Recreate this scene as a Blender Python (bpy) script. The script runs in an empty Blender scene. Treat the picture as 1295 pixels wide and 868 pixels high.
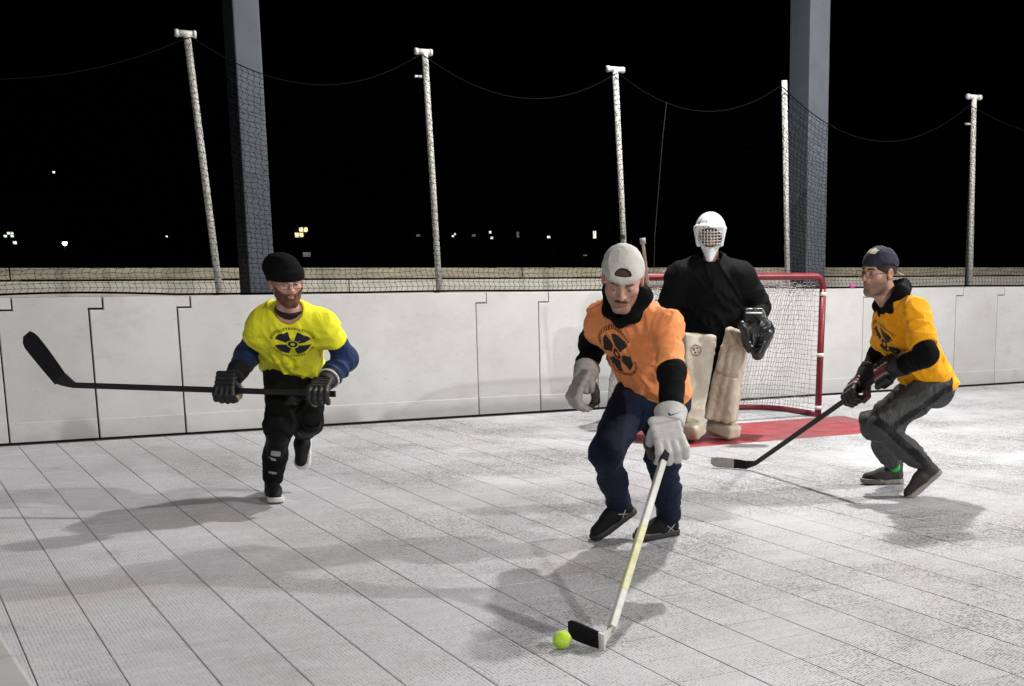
import bpy, bmesh, math, random
import numpy as np
from mathutils import Vector, Matrix
from mathutils.bvhtree import BVHTree

random.seed(7); RNG = np.random.default_rng(7)
scene = bpy.context.scene
COL = scene.collection

# ------------------------------------------------------------------ camera
W, H = 1295.0, 868.0
F, CX, CY = 1698.2982, 896.8288, 665.6914          # focal length and optical centre in photo pixels (the photo is a crop)
PITCH, ROLL, YAW, CAMH = 0.1963, 0.0033, 0.5571, 1.3644
BOARD_Y, BOARD_Z = 11.1693, 1.07
TILE, TX0, TY0 = 0.2545, 0.104, 0.0815
cyw, syw, cpt, spt = math.cos(YAW), math.sin(YAW), math.cos(PITCH), math.sin(PITCH)
FW = np.array([syw*cpt, cyw*cpt, -spt]); R0 = np.array([cyw, -syw, 0.0]); U0 = np.cross(R0, FW)
RI = R0*math.cos(ROLL)+U0*math.sin(ROLL); UP = -R0*math.sin(ROLL)+U0*math.cos(ROLL)
CAM = np.array([0, 0, CAMH]); FH = np.array([syw, cyw, 0.0])
cd = bpy.data.cameras.new('camera'); cam = bpy.data.objects.new('camera', cd); COL.objects.link(cam)
cd.sensor_width = 36; cd.sensor_fit = 'HORIZONTAL'; cd.lens = 36*F/W
cd.shift_x = (W/2-CX)/W; cd.shift_y = (CY-H/2)/W
cd.clip_start = 0.05; cd.clip_end = 2000
M = Matrix.Identity(4)
for i in range(3):
    M[i][0], M[i][1], M[i][2], M[i][3] = RI[i], UP[i], -FW[i], CAM[i]
cam.matrix_world = M
scene.camera = cam

# ------------------------------------------------------------------ night sky
wd = bpy.data.worlds.new('World'); scene.world = wd; wd.use_nodes = True
wn = wd.node_tree.nodes; bg = wn['Background']
sk = wn.new('ShaderNodeTexSky'); sk.sky_type = 'NISHITA'; sk.sun_disc = False
sk.sun_elevation = math.radians(-9); sk.sun_rotation = math.radians(200)
wd.node_tree.links.new(sk.outputs[0], bg.inputs[0]); bg.inputs[1].default_value = 0.05
scene.view_settings.view_transform = 'Standard'; scene.view_settings.look = 'None'
scene.view_settings.exposure = 0.0; scene.view_settings.gamma = 1.0
scene.cycles.max_bounces = 6; scene.cycles.diffuse_bounces = 3

# floodlights hung under the roof: x, y, power, aimed at
LAMP_Z = 5.75
LAMPS = [(6.5, 9.05, 500, (5.9, 8.3, 0)), (4.3, -5.2, 660, (4.4, 7.5, .9)), (11.2, 3.2, 700, (4.8, 6.6, .9)), (-1.2, 1.5, 55, (2.5, 8, .5)), (11.8, 9.3, 90, (9.5, 8.5, 0))]

# ------------------------------------------------------------------ pixel helpers
def ray(px, py): return FW+RI*(px-CX)/F-UP*(py-CY)/F
def J(px, py, D): d = ray(px, py); return CAM+d*(D/(d@FH))
def ground(px, py, z=0.0): d = ray(px, py); return CAM+d*((z-CAMH)/d[2])
def onY(px, py, Y): d = ray(px, py); return CAM+d*(Y/d[1])
def bone(par, px, py, l, s):
    d = ray(px, py); d = d/np.linalg.norm(d); v = par-CAM; t0 = v@d; h2 = v@v-t0*t0
    return CAM+d*(t0+s*math.sqrt(max(0, l*l-h2)))
def proj(X):
    v = np.asarray(X)-CAM; d = v@FW
    return np.array([CX+F*(v@RI)/d, CY-F*(v@UP)/d])
def nrm(v): v = np.asarray(v, float); return v/np.linalg.norm(v)
A3 = lambda *a: np.array(a, float)

# ------------------------------------------------------------------ materials
MATS = {}
def mat(name, color, rough=0.7, var=0.0, vscale=8.0, bump=0.0, bscale=200.0, metal=0.0, spec=0.5, var2=None, sheen=0.0, attr=None, coat=0.0, stretch=None, crease=0.0):
    if name in MATS: return MATS[name]
    m = bpy.data.materials.new(name); m.use_nodes = True; nt = m.node_tree; n = nt.nodes; L = nt.links
    b = n['Principled BSDF']; b.inputs['Roughness'].default_value = rough; b.inputs['Metallic'].default_value = metal
    b.inputs['Specular IOR Level'].default_value = spec
    b.inputs['Sheen Weight'].default_value = sheen; b.inputs['Coat Weight'].default_value = coat
    tc = n.new('ShaderNodeTexCoord'); mp = n.new('ShaderNodeMapping'); L.new(tc.outputs['Object'], mp.inputs[0])
    if stretch: mp.inputs['Scale'].default_value = stretch
    base = None
    if attr:
        a = n.new('ShaderNodeAttribute'); a.attribute_name = attr; base = a.outputs['Color']
    if var or var2:
        t = n.new('ShaderNodeTexNoise'); t.inputs['Scale'].default_value = vscale; t.inputs['Detail'].default_value = 6; t.inputs['Roughness'].default_value = 0.62
        L.new(mp.outputs[0], t.inputs['Vector'])
        rp = n.new('ShaderNodeValToRGB'); rp.color_ramp.elements[0].position = 0.3; rp.color_ramp.elements[1].position = 0.7
        L.new(t.outputs['Fac'], rp.inputs[0])
        mx = n.new('ShaderNodeMix'); mx.data_type = 'RGBA'; L.new(rp.outputs[0], mx.inputs['Factor'])
        if base is None:
            c1 = var2 if var2 else [c*(1-var) for c in color]
            c2 = color if var2 else [min(1, c*(1+var*0.5)) for c in color]
            mx.inputs['A'].default_value = (*c1, 1); mx.inputs['B'].default_value = (*c2, 1)
        else:
            mx.blend_type = 'MULTIPLY'; mx.inputs['Factor'].default_value = 1
            for l in list(mx.inputs['Factor'].links): L.remove(l)
            L.new(base, mx.inputs['A'])
            rp.color_ramp.elements[0].color = (1-var, 1-var, 1-var, 1)
            L.new(rp.outputs[0], mx.inputs['B'])
        L.new(mx.outputs['Result'], b.inputs['Base Color'])
    elif base is not None: L.new(base, b.inputs['Base Color'])
    else: b.inputs['Base Color'].default_value = (*color, 1)
    if bump:
        t2 = n.new('ShaderNodeTexNoise'); t2.inputs['Scale'].default_value = bscale; t2.inputs['Detail'].default_value = 4
        L.new(mp.outputs[0], t2.inputs['Vector'])
        bp = n.new('ShaderNodeBump'); bp.inputs['Strength'].default_value = bump; bp.inputs['Distance'].default_value = 0.004
        L.new(t2.outputs['Fac'], bp.inputs['Height']); L.new(bp.outputs[0], b.inputs['Normal'])
        if crease:
            t3 = n.new('ShaderNodeTexNoise'); t3.inputs['Scale'].default_value = 10; t3.inputs['Detail'].default_value = 3; t3.inputs['Distortion'].default_value = 1.2
            mp3 = n.new('ShaderNodeMapping'); mp3.inputs['Rotation'].default_value = (.3, .5, .6); mp3.inputs['Scale'].default_value = (1, 1.0, .42); L.new(tc.outputs['Object'], mp3.inputs[0]); L.new(mp3.outputs[0], t3.inputs['Vector'])
            r3 = n.new('ShaderNodeMath'); r3.operation = 'SUBTRACT'; r3.inputs[1].default_value = .5; L.new(t3.outputs['Fac'], r3.inputs[0])
            a3 = n.new('ShaderNodeMath'); a3.operation = 'ABSOLUTE'; L.new(r3.outputs[0], a3.inputs[0])
            p3 = n.new('ShaderNodeMath'); p3.operation = 'POWER'; p3.inputs[1].default_value = .6; L.new(a3.outputs[0], p3.inputs[0])
            b3 = n.new('ShaderNodeBump'); b3.inputs['Strength'].default_value = crease; b3.inputs['Distance'].default_value = .03; b3.invert = True
            L.new(p3.outputs[0], b3.inputs['Height']); L.new(b3.outputs[0], bp.inputs['Normal'])
    MATS[name] = m; return m

def emis(name, color, s):
    m = bpy.data.materials.new(name); m.use_nodes = True; n = m.node_tree.nodes
    b = n['Principled BSDF']; b.inputs['Base Color'].default_value = (*[c*.3 for c in color], 1)
    b.inputs['Emission Color'].default_value = (*color, 1); b.inputs['Emission Strength'].default_value = s
    return m

def tile_material():
    m = bpy.data.materials.new('court_tile_plastic'); m.use_nodes = True; nt = m.node_tree; n = nt.nodes; L = nt.links
    b = n['Principled BSDF']; b.inputs['Roughness'].default_value = 0.55; b.inputs['Specular IOR Level'].default_value = 0.35
    g = n.new('ShaderNodeNewGeometry'); sep = n.new('ShaderNodeSeparateXYZ'); L.new(g.outputs['Position'], sep.inputs[0])
    def math_(op, a, b_=None, c=None):
        q = n.new('ShaderNodeMath'); q.operation = op
        for i, v in enumerate((a, b_, c)):
            if v is None: continue
            if isinstance(v, (int, float)): q.inputs[i].default_value = v
            else: L.new(v, q.inputs[i])
        return q.outputs[0]
    def noise(scale, detail=5, rough=.6, stretch=(1, 1, 1), off=0):
        mp = n.new('ShaderNodeMapping'); mp.inputs['Scale'].default_value = stretch; mp.inputs['Location'].default_value = (off, off, 0)
        L.new(g.outputs['Position'], mp.inputs[0])
        t = n.new('ShaderNodeTexNoise'); t.inputs['Scale'].default_value = scale; t.inputs['Detail'].default_value = detail; t.inputs['Roughness'].default_value = rough
        L.new(mp.outputs[0], t.inputs['Vector']); return t.outputs['Fac']
    def ramp(v, a, b_, ca=(0, 0, 0, 1), cb=(1, 1, 1, 1)):
        r = n.new('ShaderNodeValToRGB'); r.color_ramp.elements[0].position = a; r.color_ramp.elements[1].position = b_
        r.color_ramp.elements[0].color = ca; r.color_ramp.elements[1].color = cb; L.new(v, r.inputs[0]); return r.outputs[0]
    def mix(f, a, b_, mode='MIX'):
        q = n.new('ShaderNodeMix'); q.data_type = 'RGBA'; q.blend_type = mode
        for k, v in (('Factor', f), ('A', a), ('B', b_)):
            if isinstance(v, (int, float)): q.inputs[k].default_value = v
            elif isinstance(v, tuple): q.inputs[k].default_value = (*v, 1)
            else: L.new(v, q.inputs[k])
        return q.outputs['Result']
    # per tile tone
    cb = n.new('ShaderNodeCombineXYZ')
    L.new(math_('FLOOR', math_('DIVIDE', math_('SUBTRACT', sep.outputs[0], TX0), TILE)), cb.inputs[0])
    L.new(math_('FLOOR', math_('DIVIDE', math_('SUBTRACT', sep.outputs[1], TY0), TILE)), cb.inputs[1])
    wnz = n.new('ShaderNodeTexWhiteNoise'); wnz.noise_dimensions = '3D'; L.new(cb.outputs[0], wnz.inputs['Vector'])
    tone = ramp(wnz.outputs['Value'], 0, 1, (.93, .93, .93, 1), (1.0, 1.0, 1.0, 1))
    dirt = ramp(noise(0.8, 6, .62), .36, .64)
    col = mix(dirt, (.47, .468, .482), (.60, .60, .622))
    scuff = ramp(noise(7.0, 9, .78, (1, 1.7, 1), 3.0), .46, .62)
    col = mix(math_('MULTIPLY', scuff, .40), col, (.71, .712, .732))
    smear = ramp(noise(1.9, 8, .72, (1.5, 1.0, 1), 9.0), .54, .70)
    col = mix(math_('MULTIPLY', smear, .45), col, (.33, .315, .32))
    drk = ramp(noise(9.0, 9, .8, (1.3, 2.0, 1), 14.0), .60, .72)
    col = mix(math_('MULTIPLY', drk, .40), col, (.26, .25, .25))
    warm = ramp(noise(.9, 3, .5, (1, 1, 1), 21.0), .58, .72)
    col = mix(math_('MULTIPLY', warm, .30), col, (.56, .46, .47))
    fine = ramp(noise(70, 5, .8, (1, 1.6, 1)), .32, .68, (.78, .78, .78, 1), (1.06, 1.06, 1.06, 1))
    col = mix(1.0, col, fine, 'MULTIPLY'); col = mix(1.0, col, tone, 'MULTIPLY')
    # red goal crease painted on the tiles
    cr = math_('MULTIPLY', math_('MULTIPLY', math_('GREATER_THAN', sep.outputs[0], 4.86), math_('LESS_THAN', sep.outputs[0], math_('ADD', 5.66, math_('MULTIPLY', sep.outputs[1], .175)))),
               math_('MULTIPLY', math_('GREATER_THAN', sep.outputs[1], 8.425), math_('LESS_THAN', sep.outputs[1], 9.50)))
    wear = ramp(noise(4.0, 8, .7, (1, 2, 1), 5.0), .44, .70)
    red = mix(wear, (.30, .022, .032), (.42, .085, .095))
    col = mix(cr, col, red)
    # drainage holes: dark dots painting the shade inside each opening, plus bump
    P = 0.0142
    fx = math_('SUBTRACT', math_('FRACT', math_('DIVIDE', sep.outputs[0], P)), .5)
    row = math_('MULTIPLY', math_('MODULO', math_('FLOOR', math_('DIVIDE', sep.outputs[0], P)), 2.0), .5)
    fy = math_('SUBTRACT', math_('FRACT', math_('ADD', math_('DIVIDE', sep.outputs[1], P), row)), .5)
    cv = n.new('ShaderNodeCombineXYZ'); L.new(math_('FLOOR', math_('DIVIDE', sep.outputs[0], P)), cv.inputs[0]); L.new(math_('FLOOR', math_('ADD', math_('DIVIDE', sep.outputs[1], P), row)), cv.inputs[1])
    w2 = n.new('ShaderNodeTexWhiteNoise'); w2.noise_dimensions = '2D'; L.new(cv.outputs[0], w2.inputs['Vector'])
    sj = n.new('ShaderNodeSeparateColor'); L.new(w2.outputs['Color'], sj.inputs[0])
    fx = math_('ADD', fx, math_('MULTIPLY', math_('SUBTRACT', sj.outputs[0], .5), .3)); fy = math_('ADD', fy, math_('MULTIPLY', math_('SUBTRACT', sj.outputs[1], .5), .3))
    rr = math_('SQRT', math_('ADD', math_('MULTIPLY', fx, fx), math_('MULTIPLY', fy, fy)))
    clog = math_('MULTIPLY', ramp(noise(1.1, 5, .62, (1, 1, 1), 33.0), .34, .62), math_('ADD', .25, math_('MULTIPLY', .75, ramp(math_('DIVIDE', sep.outputs[0], 6.0), .18, .55))))
    rad = math_('MULTIPLY', math_('ADD', .12, math_('MULTIPLY', clog, .33)), math_('ADD', .45, math_('MULTIPLY', sj.outputs[2], .95)))
    hole = math_('LESS_THAN', rr, rad)
    col = mix(math_('MULTIPLY', hole, .85), col, (.10, .098, .095))
    L.new(col, b.inputs['Base Color'])
    bp = n.new('ShaderNodeBump'); bp.inputs['Strength'].default_value = .35; bp.inputs['Distance'].default_value = .003
    L.new(math_('SUBTRACT', noise(40, 3, .6), math_('MULTIPLY', hole, .7)), bp.inputs['Height']); L.new(bp.outputs[0], b.inputs['Normal'])
    return m

# ------------------------------------------------------------------ object helpers
def link(o, parent=None):
    COL.objects.link(o)
    if parent is not None: o.parent = parent; o.matrix_parent_inverse = Matrix.Identity(4)
    return o
def tag(o, label=None, cat=None, group=None, kind=None):
    if label: o['label'] = label
    if cat: o['category'] = cat
    if group: o['group'] = group
    if kind: o['kind'] = kind
    return o
def empty(name, loc, label, cat, group=None):
    o = bpy.data.objects.new(name, None); o.location = loc; o.empty_display_size = .1
    link(o); return tag(o, label, cat, group)
def pos_of(o):
    v = Vector((0, 0, 0))
    while o is not None: v = v+o.location; o = o.parent
    return v
def mesh_obj(name, V, Fc, m, parent=None, smooth=False, attr=None):
    """mesh given in world coordinates; the origin of a child is its parent's origin"""
    V = np.asarray(V, dtype=np.float32)
    base = np.array(pos_of(parent), dtype=np.float32) if parent is not None else np.zeros(3, np.float32)
    me = bpy.data.meshes.new(name)
    if isinstance(Fc, np.ndarray):
        nf, k = Fc.shape
        me.vertices.add(len(V)); me.vertices.foreach_set('co', (V-base).ravel())
        me.loops.add(nf*k); me.loops.foreach_set('vertex_index', Fc.ravel().astype(np.int32))
        me.polygons.add(nf); me.polygons.foreach_set('loop_start', np.arange(0, nf*k, k, dtype=np.int32))
        me.update(calc_edges=True)
    else:
        me.from_pydata([tuple(v) for v in (V-base)], [], Fc)
    if smooth: me.polygons.foreach_set('use_smooth', [True]*len(me.polygons))
    if attr is not None:
        a = me.color_attributes.new('tint', 'FLOAT_COLOR', 'POINT')
        c = np.ones((len(V), 4), np.float32); c[:, :3] = attr; a.data.foreach_set('color', c.ravel())
    me.validate()
    if m is not None: me.materials.append(m)
    o = bpy.data.objects.new(name, me)
    return link(o, parent)

class MB:
    """collects shapes into one mesh"""
    def __init__(s): s.v = []; s.f = []
    def add(s, V, Fc):
        k = len(s.v); s.v += [tuple(map(float, v)) for v in V]; s.f += [tuple(i+k for i in f) for f in Fc]; return s
    def box(s, lo, hi, bev=0.0):
        lo, hi = np.array(lo, float), np.array(hi, float)
        bm = bmesh.new(); bmesh.ops.create_cube(bm, size=1)
        for v in bm.verts: v.co = Vector([(lo[i]+hi[i])/2+v.co[i]*(hi[i]-lo[i]) for i in range(3)])
        if bev: bmesh.ops.bevel(bm, geom=list(bm.edges), offset=bev, segments=2, affect='EDGES', profile=.5)
        bm.verts.index_update(); s.add([v.co[:] for v in bm.verts], [[v.index for v in f.verts] for f in bm.faces]); bm.free(); return s
    def tube(s, pts, r, n=8, cap=True, up=None, sec=None):
        pts = [np.array(p, float) for p in pts]; N = len(pts); rs = r if hasattr(r, '__len__') else [r]*N
        T = [nrm(pts[min(i+1, N-1)]-pts[max(i-1, 0)]) for i in range(N)]
        ref = np.array(up, float) if up is not None else (A3(0, 0, 1) if abs(T[0][2]) < .9 else A3(1, 0, 0))
        V = []; a = None
        for i in range(N):
            a = ref if a is None or up is not None else a
            a = nrm(a-T[i]*(a@T[i])); b = np.cross(T[i], a)
            if sec is None:
                for k in range(n):
                    q = 2*math.pi*k/n; V.append(pts[i]+rs[i]*(a*math.cos(q)+b*math.sin(q)))
            else:
                for (x, y) in sec: V.append(pts[i]+rs[i]*(a*x+b*y))
        m = n if sec is None else len(sec)
        Fc = [(i*m+k, i*m+(k+1) % m, (i+1)*m+(k+1) % m, (i+1)*m+k) for i in range(N-1) for k in range(m)]
        if cap: Fc += [tuple(range(m))[::-1], tuple(range((N-1)*m, N*m))]
        return s.add(V, Fc)
    def build(s, name, m, parent=None, smooth=False): return mesh_obj(name, s.v, s.f, m, parent, smooth)
def rsec(w, h, c):
    return [(w-c, -h), (w, -h+c), (w, h-c), (w-c, h), (-w+c, h), (-w, h-c), (-w, -h+c), (-w+c, -h)]

# ------------------------------------------------------------------ signed distance modelling (surface nets)
def surfnet(f, lo, hi, h):
    lo = np.asarray(lo, np.float32); n = np.ceil((np.asarray(hi)-lo)/h).astype(int)+1
    ax = [lo[i]+h*np.arange(n[i], dtype=np.float32) for i in range(3)]
    P = np.stack(np.meshgrid(*ax, indexing='ij'), -1).reshape(-1, 3)
    v = f(P).reshape(n).astype(np.float32); s = v < 0
    cnt = np.zeros(n-1, np.int8)
    for i in (0, 1):
        for j in (0, 1):
            for k in (0, 1): cnt += s[i:n[0]-1+i, j:n[1]-1+j, k:n[2]-1+k]
    act = (cnt > 0) & (cnt < 8); idx = -np.ones(n-1, np.int32); C = np.argwhere(act); idx[act] = np.arange(len(C))
    acc = np.zeros((len(C), 3), np.float32); num = np.zeros(len(C), np.float32)
    cor = [(i, j, k) for i in (0, 1) for j in (0, 1) for k in (0, 1)]
    for a in cor:
        for d in range(3):
            if a[d]: continue
            b = list(a); b[d] = 1
            va = v[C[:, 0]+a[0], C[:, 1]+a[1], C[:, 2]+a[2]]; vb = v[C[:, 0]+b[0], C[:, 1]+b[1], C[:, 2]+b[2]]
            x = (va < 0) != (vb < 0); den = np.where(x, va-vb, 1); t = np.where(x, va/den, 0)
            p = np.tile(np.array(a, np.float32), (len(C), 1)); p[:, d] = t
            acc += p*x[:, None]; num += x
    V = lo+h*(C+acc/np.maximum(num, 1)[:, None])
    Q = []
    for d in range(3):
        e1, e2 = [(1, 2), (2, 0), (0, 1)][d]
        sl = [slice(1, n[i]-1) for i in range(3)]; sl[d] = slice(0, n[d]-1); sl2 = list(sl); sl2[d] = slice(1, n[d])
        A, B = s[tuple(sl)], s[tuple(sl2)]
        for flip in (False, True):
            m = (A & ~B) if not flip else (~A & B)
            g = np.argwhere(m)
            if not len(g): continue
            g = g+np.array([sl[i].start for i in range(3)])
            o1 = np.zeros(3, int); o1[e1] = 1; o2 = np.zeros(3, int); o2[e2] = 1
            q = [idx[tuple((g-o).T)] for o in (o1*0, o1, o1+o2, o2)]
            q = np.stack(q if not flip else q[::-1], 1); Q.append(q[(q >= 0).all(1)])
    return V, np.concatenate(Q)
def smin(a, b, k):
    h = np.clip(.5+.5*(b-a)/k, 0, 1); return b+(a-b)*h-k*h*(1-h)
def smax(a, b, k): return -smin(-a, -b, k)
def cone(P, a, b, ra, rb):
    a = np.asarray(a, np.float32); ba = np.asarray(b, np.float32)-a; q = P-a
    t = np.clip((q@ba)/max(float(ba@ba), 1e-9), 0, 1)
    return np.linalg.norm(q-t[:, None]*ba, axis=1)-(ra+(rb-ra)*t)
def ball(P, c, r): return np.linalg.norm(P-np.asarray(c, np.float32), axis=1)-r
def ell(P, c, r, B=None):
    q = P-np.asarray(c, np.float32)
    if B is not None: q = q@np.asarray(B, np.float32).T
    r = np.asarray(r, np.float32); k = np.linalg.norm(q/r, axis=1); k2 = np.linalg.norm(q/(r*r), axis=1)
    return k*(k-1)/np.maximum(k2, 1e-6)
def rbox(P, c, hs, r, B=None):
    q = P-np.asarray(c, np.float32)
    if B is not None: q = q@np.asarray(B, np.float32).T
    q = np.abs(q)-(np.asarray(hs, np.float32)-r)
    return np.linalg.norm(np.maximum(q, 0), axis=1)+np.minimum(q.max(1), 0)-r
def squash(P, c, n, s):
    n = np.asarray(n, np.float32); return P+((1/s-1)*((P-np.asarray(c, np.float32))@n))[:, None]*n
def plane(P, c, n): return (P-np.asarray(c, np.float32))@np.asarray(n, np.float32)
def chain(P, pts, rs, k=.02):
    d = None
    for i in range(len(pts)-1):
        e = cone(P, pts[i], pts[i+1], rs[i], rs[i+1]); d = e if d is None else smin(d, e, k)
    return d
def vnoise(P, seed=0):
    Pi = np.floor(P); fr = (P-Pi).astype(np.float32); Pi = Pi.astype(np.int64); u = fr*fr*(3-2*fr); r = 0
    for i in (0, 1):
        for j in (0, 1):
            for k in (0, 1):
                h = (Pi[:, 0]+i)*374761393+(Pi[:, 1]+j)*668265263+(Pi[:, 2]+k)*1274126177+seed*974711
                h = (h ^ (h >> 13))*1274126177 & 0x7fffffff; h = (h ^ (h >> 16)) & 0xffff
                w = (u[:, 0] if i else 1-u[:, 0])*(u[:, 1] if j else 1-u[:, 1])*(u[:, 2] if k else 1-u[:, 2])
                r = r+w*(h/65535.0).astype(np.float32)
    return r*2-1
def folds(P, d, amp, freq, seed, axis=None, ratio=3.0, band=.04):
    """cloth creases: ridged noise, drawn out across 'axis'"""
    m = np.abs(d) < band; out = d.copy()
    if not m.any(): return out
    Q = P[m]*freq
    if axis is not None:
        a = nrm(axis).astype(np.float32); s = Q@a; Q = Q/ratio+((1-1/ratio)*s)[:, None]*a
    w = vnoise(Q*.6, seed+5)[:, None]*.7; n1 = vnoise(Q+w, seed); n2 = vnoise(Q*1.9+w, seed+1); g = np.clip(.55+.9*vnoise(P[m]*4.5, seed+7), .15, 1)
    out[m] -= amp*g*(1.7*(1-np.abs(n1))**3-.45+.6*(1-np.abs(n2))**3-.15); return out
def sdf_obj(name, f, pts, margin, h, m, parent, tint=None):
    pts = np.array(pts); V, Q = surfnet(f, pts.min(0)-margin, pts.max(0)+margin, h)
    at = tint(V) if tint else None
    return mesh_obj(name, V, Q, m, parent, True, at)
def bvh_of(o):
    me = o.data; b = pos_of(o); return BVHTree.FromPolygons([v.co+b for v in me.vertices], [tuple(p.vertices) for p in me.polygons])
def decal(name, o, org, rx, uy, grids, m, off=.002, depth=.4):
    """thin print on a surface: grids of 2-D points thrown onto the mesh along the print's normal"""
    bv = bvh_of(o); rx, uy = nrm(rx), nrm(uy); nz = np.cross(rx, uy); mb = MB()
    for g in grids:
        g = np.asarray(g, float); nu, nv = g.shape[:2]; V = []; ok = np.zeros((nu, nv), bool)
        for i in range(nu):
            for j in range(nv):
                p = np.asarray(org)+rx*g[i, j, 0]+uy*g[i, j, 1]+nz*depth
                hit = bv.ray_cast(Vector(p), Vector(-nz), depth*2.5)
                if hit[0] is None: V.append(p); continue
                ok[i, j] = True; V.append(np.array(hit[0])+nz*off)
        Fc = [(i*nv+j, (i+1)*nv+j, (i+1)*nv+j+1, i*nv+j+1) for i in range(nu-1) for j in range(nv-1) if ok[i, j] and ok[i+1, j] and ok[i, j+1] and ok[i+1, j+1]]
        if Fc: mb.add(V, Fc)
    if not mb.v: return None
    return mb.build(name, m, o, True)
def sector(r0, r1, a0, a1, nu=5, nv=10):
    return [[(r*math.cos(a), r*math.sin(a)) for a in np.linspace(math.radians(a0), math.radians(a1), nv)] for r in np.linspace(r0, r1, nu)]
def strip(c0, c1, n=3):
    c0, c1 = np.array(c0, float), np.array(c1, float); return [[tuple(c0[j]*(1-t)+c1[j]*t) for j in range(len(c0))] for t in np.linspace(0, 1, n)]

# ================================================================== SETTING
# ground outside the rink, slab under the tiles
gm = mat('asphalt_ground', (.045, .045, .045), .9, .3, 1.5, .3, 60)
mesh_obj('ground', [(-600, -600, -.06), (600, -600, -.06), (600, 900, -.06), (-600, 900, -.06)], [(0, 1, 2, 3)], gm)['kind'] = 'structure'
MB().box((-.4, -3, -.055), (14, BOARD_Y+.3, -.012)).build('rink_slab', mat('slab_concrete', (.05, .05, .052), .9, .2, 6)) ['kind'] = 'structure'

# sport-court tiles
tm = tile_material()
floor = bpy.data.objects.new('rink_floor', None); link(floor); tag(floor, kind='structure')
def tile_geo(x, y, dz=0.0):
    gx, gy, b, h = .0020, .0015, .0014, -.012
    x0, x1, y0, y1 = x+gx, x+TILE-gx, y+gy, y+TILE-gy
    V = [(x0, y0, h), (x1, y0, h), (x1, y1, h), (x0, y1, h), (x0, y0, dz-b), (x1, y0, dz-b), (x1, y1, dz-b), (x0, y1, dz-b),
         (x0+b, y0+b, dz), (x1-b, y0+b, dz), (x1-b, y1-b, dz), (x0+b, y1-b, dz)]
    Fc = [(8, 9, 10, 11)]+[(a, (a+1) % 4, (a+1) % 4+4, a+4) for a in range(4)]+[(a+4, (a+1) % 4+4, (a+1) % 4+8, a+8) for a in range(4)]
    return V, Fc
cells = []
for i in range(-2, 53):
    for j in range(-8, 45):
        x, y = TX0+i*TILE, TY0+j*TILE
        if y+TILE > BOARD_Y+.06 or x+TILE > 13.6: continue
        vis = 0
        if y > 1.2:
            q = np.array([proj((x+a*TILE, y+b*TILE, 0)) for a, b in ((0, 0), (1, 0), (1, 1), (0, 1))])
            if q[:, 0].max() > 0 and q[:, 0].min() < W and q[:, 1].min() < H and q[:, 1].max() > 0:
                vis = abs(sum(q[k, 0]*q[(k+1) % 4, 1]-q[(k+1) % 4, 0]*q[k, 1] for k in range(4)))/2
        cells.append((vis, x, y))
cells.sort(reverse=True)
Vt, Ft = tile_geo(0, 0); me_t = bpy.data.meshes.new('tile'); me_t.from_pydata(Vt, [], Ft); me_t.materials.append(tm)
for vis, x, y in cells[:300]:
    o = bpy.data.objects.new('tile', me_t); o.location = (x, y, random.uniform(-.0006, .0004)); link(o, floor)
mb = MB()
for vis, x, y in cells[300:]: mb.add(*tile_geo(x, y, random.uniform(-.0006, .0004)))
mb.build('far_tiles', tm, floor)['kind'] = 'stuff'

# rink boards ---------------------------------------------------------------
bw = mat('board_plastic', (.58, .58, .57), .42, .11, 2.2, .05, 25, var2=(.48, .475, .46))
def board_plastic(name, c, k):
    if name in MATS: return MATS[name]
    m = mat(name, (c, c*.995, c*.985), .5, 0, 1.5, .08, 18, var2=(c*.84, c*.83, c*.81)); nt = m.node_tree; n = nt.nodes; L = nt.links; b = n['Principled BSDF']
    base = b.inputs['Base Color'].links[0].from_socket; g = n.new('ShaderNodeNewGeometry')
    def layer(src, scale, lo, hi, colr, amt, st):
        mp = n.new('ShaderNodeMapping'); mp.inputs['Scale'].default_value = st; mp.inputs['Location'].default_value = (k*1.7, k, k*.6); L.new(g.outputs['Position'], mp.inputs[0])
        t = n.new('ShaderNodeTexNoise'); t.inputs['Scale'].default_value = scale; t.inputs['Detail'].default_value = 8; t.inputs['Roughness'].default_value = .7; L.new(mp.outputs[0], t.inputs['Vector'])
        r = n.new('ShaderNodeValToRGB'); r.color_ramp.elements[0].position = lo; r.color_ramp.elements[1].position = hi; r.color_ramp.elements[1].color = (amt, amt, amt, 1); L.new(t.outputs['Fac'], r.inputs[0])
        mx = n.new('ShaderNodeMix'); mx.data_type = 'RGBA'; L.new(r.outputs[0], mx.inputs['Factor']); L.new(src, mx.inputs['A']); mx.inputs['B'].default_value = (*colr, 1); return mx.outputs['Result']
    s = layer(base, 3.2, .50, .72, (.36, .345, .32), .45, (1, 1, 1.6)); s = layer(s, 16, .63, .70, (.16, .155, .15), .55, (1, 1, 3.5)); s = layer(s, 40, .62, .74, (.25, .24, .22), .35, (1, 1, 1))
    L.new(s, b.inputs['Base Color']); return m
def board_mat(k):
    c = .53+.03*math.sin(k*2.3)
    return board_plastic('board_plastic_%d' % (k % 5), c, k)
dark = mat('gap_shade_black', (.012, .012, .012), .9, .2, 5)  # near-black colour standing in for the shade in the panel gaps
frame_steel = mat('frame_steel', (.09, .09, .095), .5, .2, 9, metal=.6)
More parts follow.
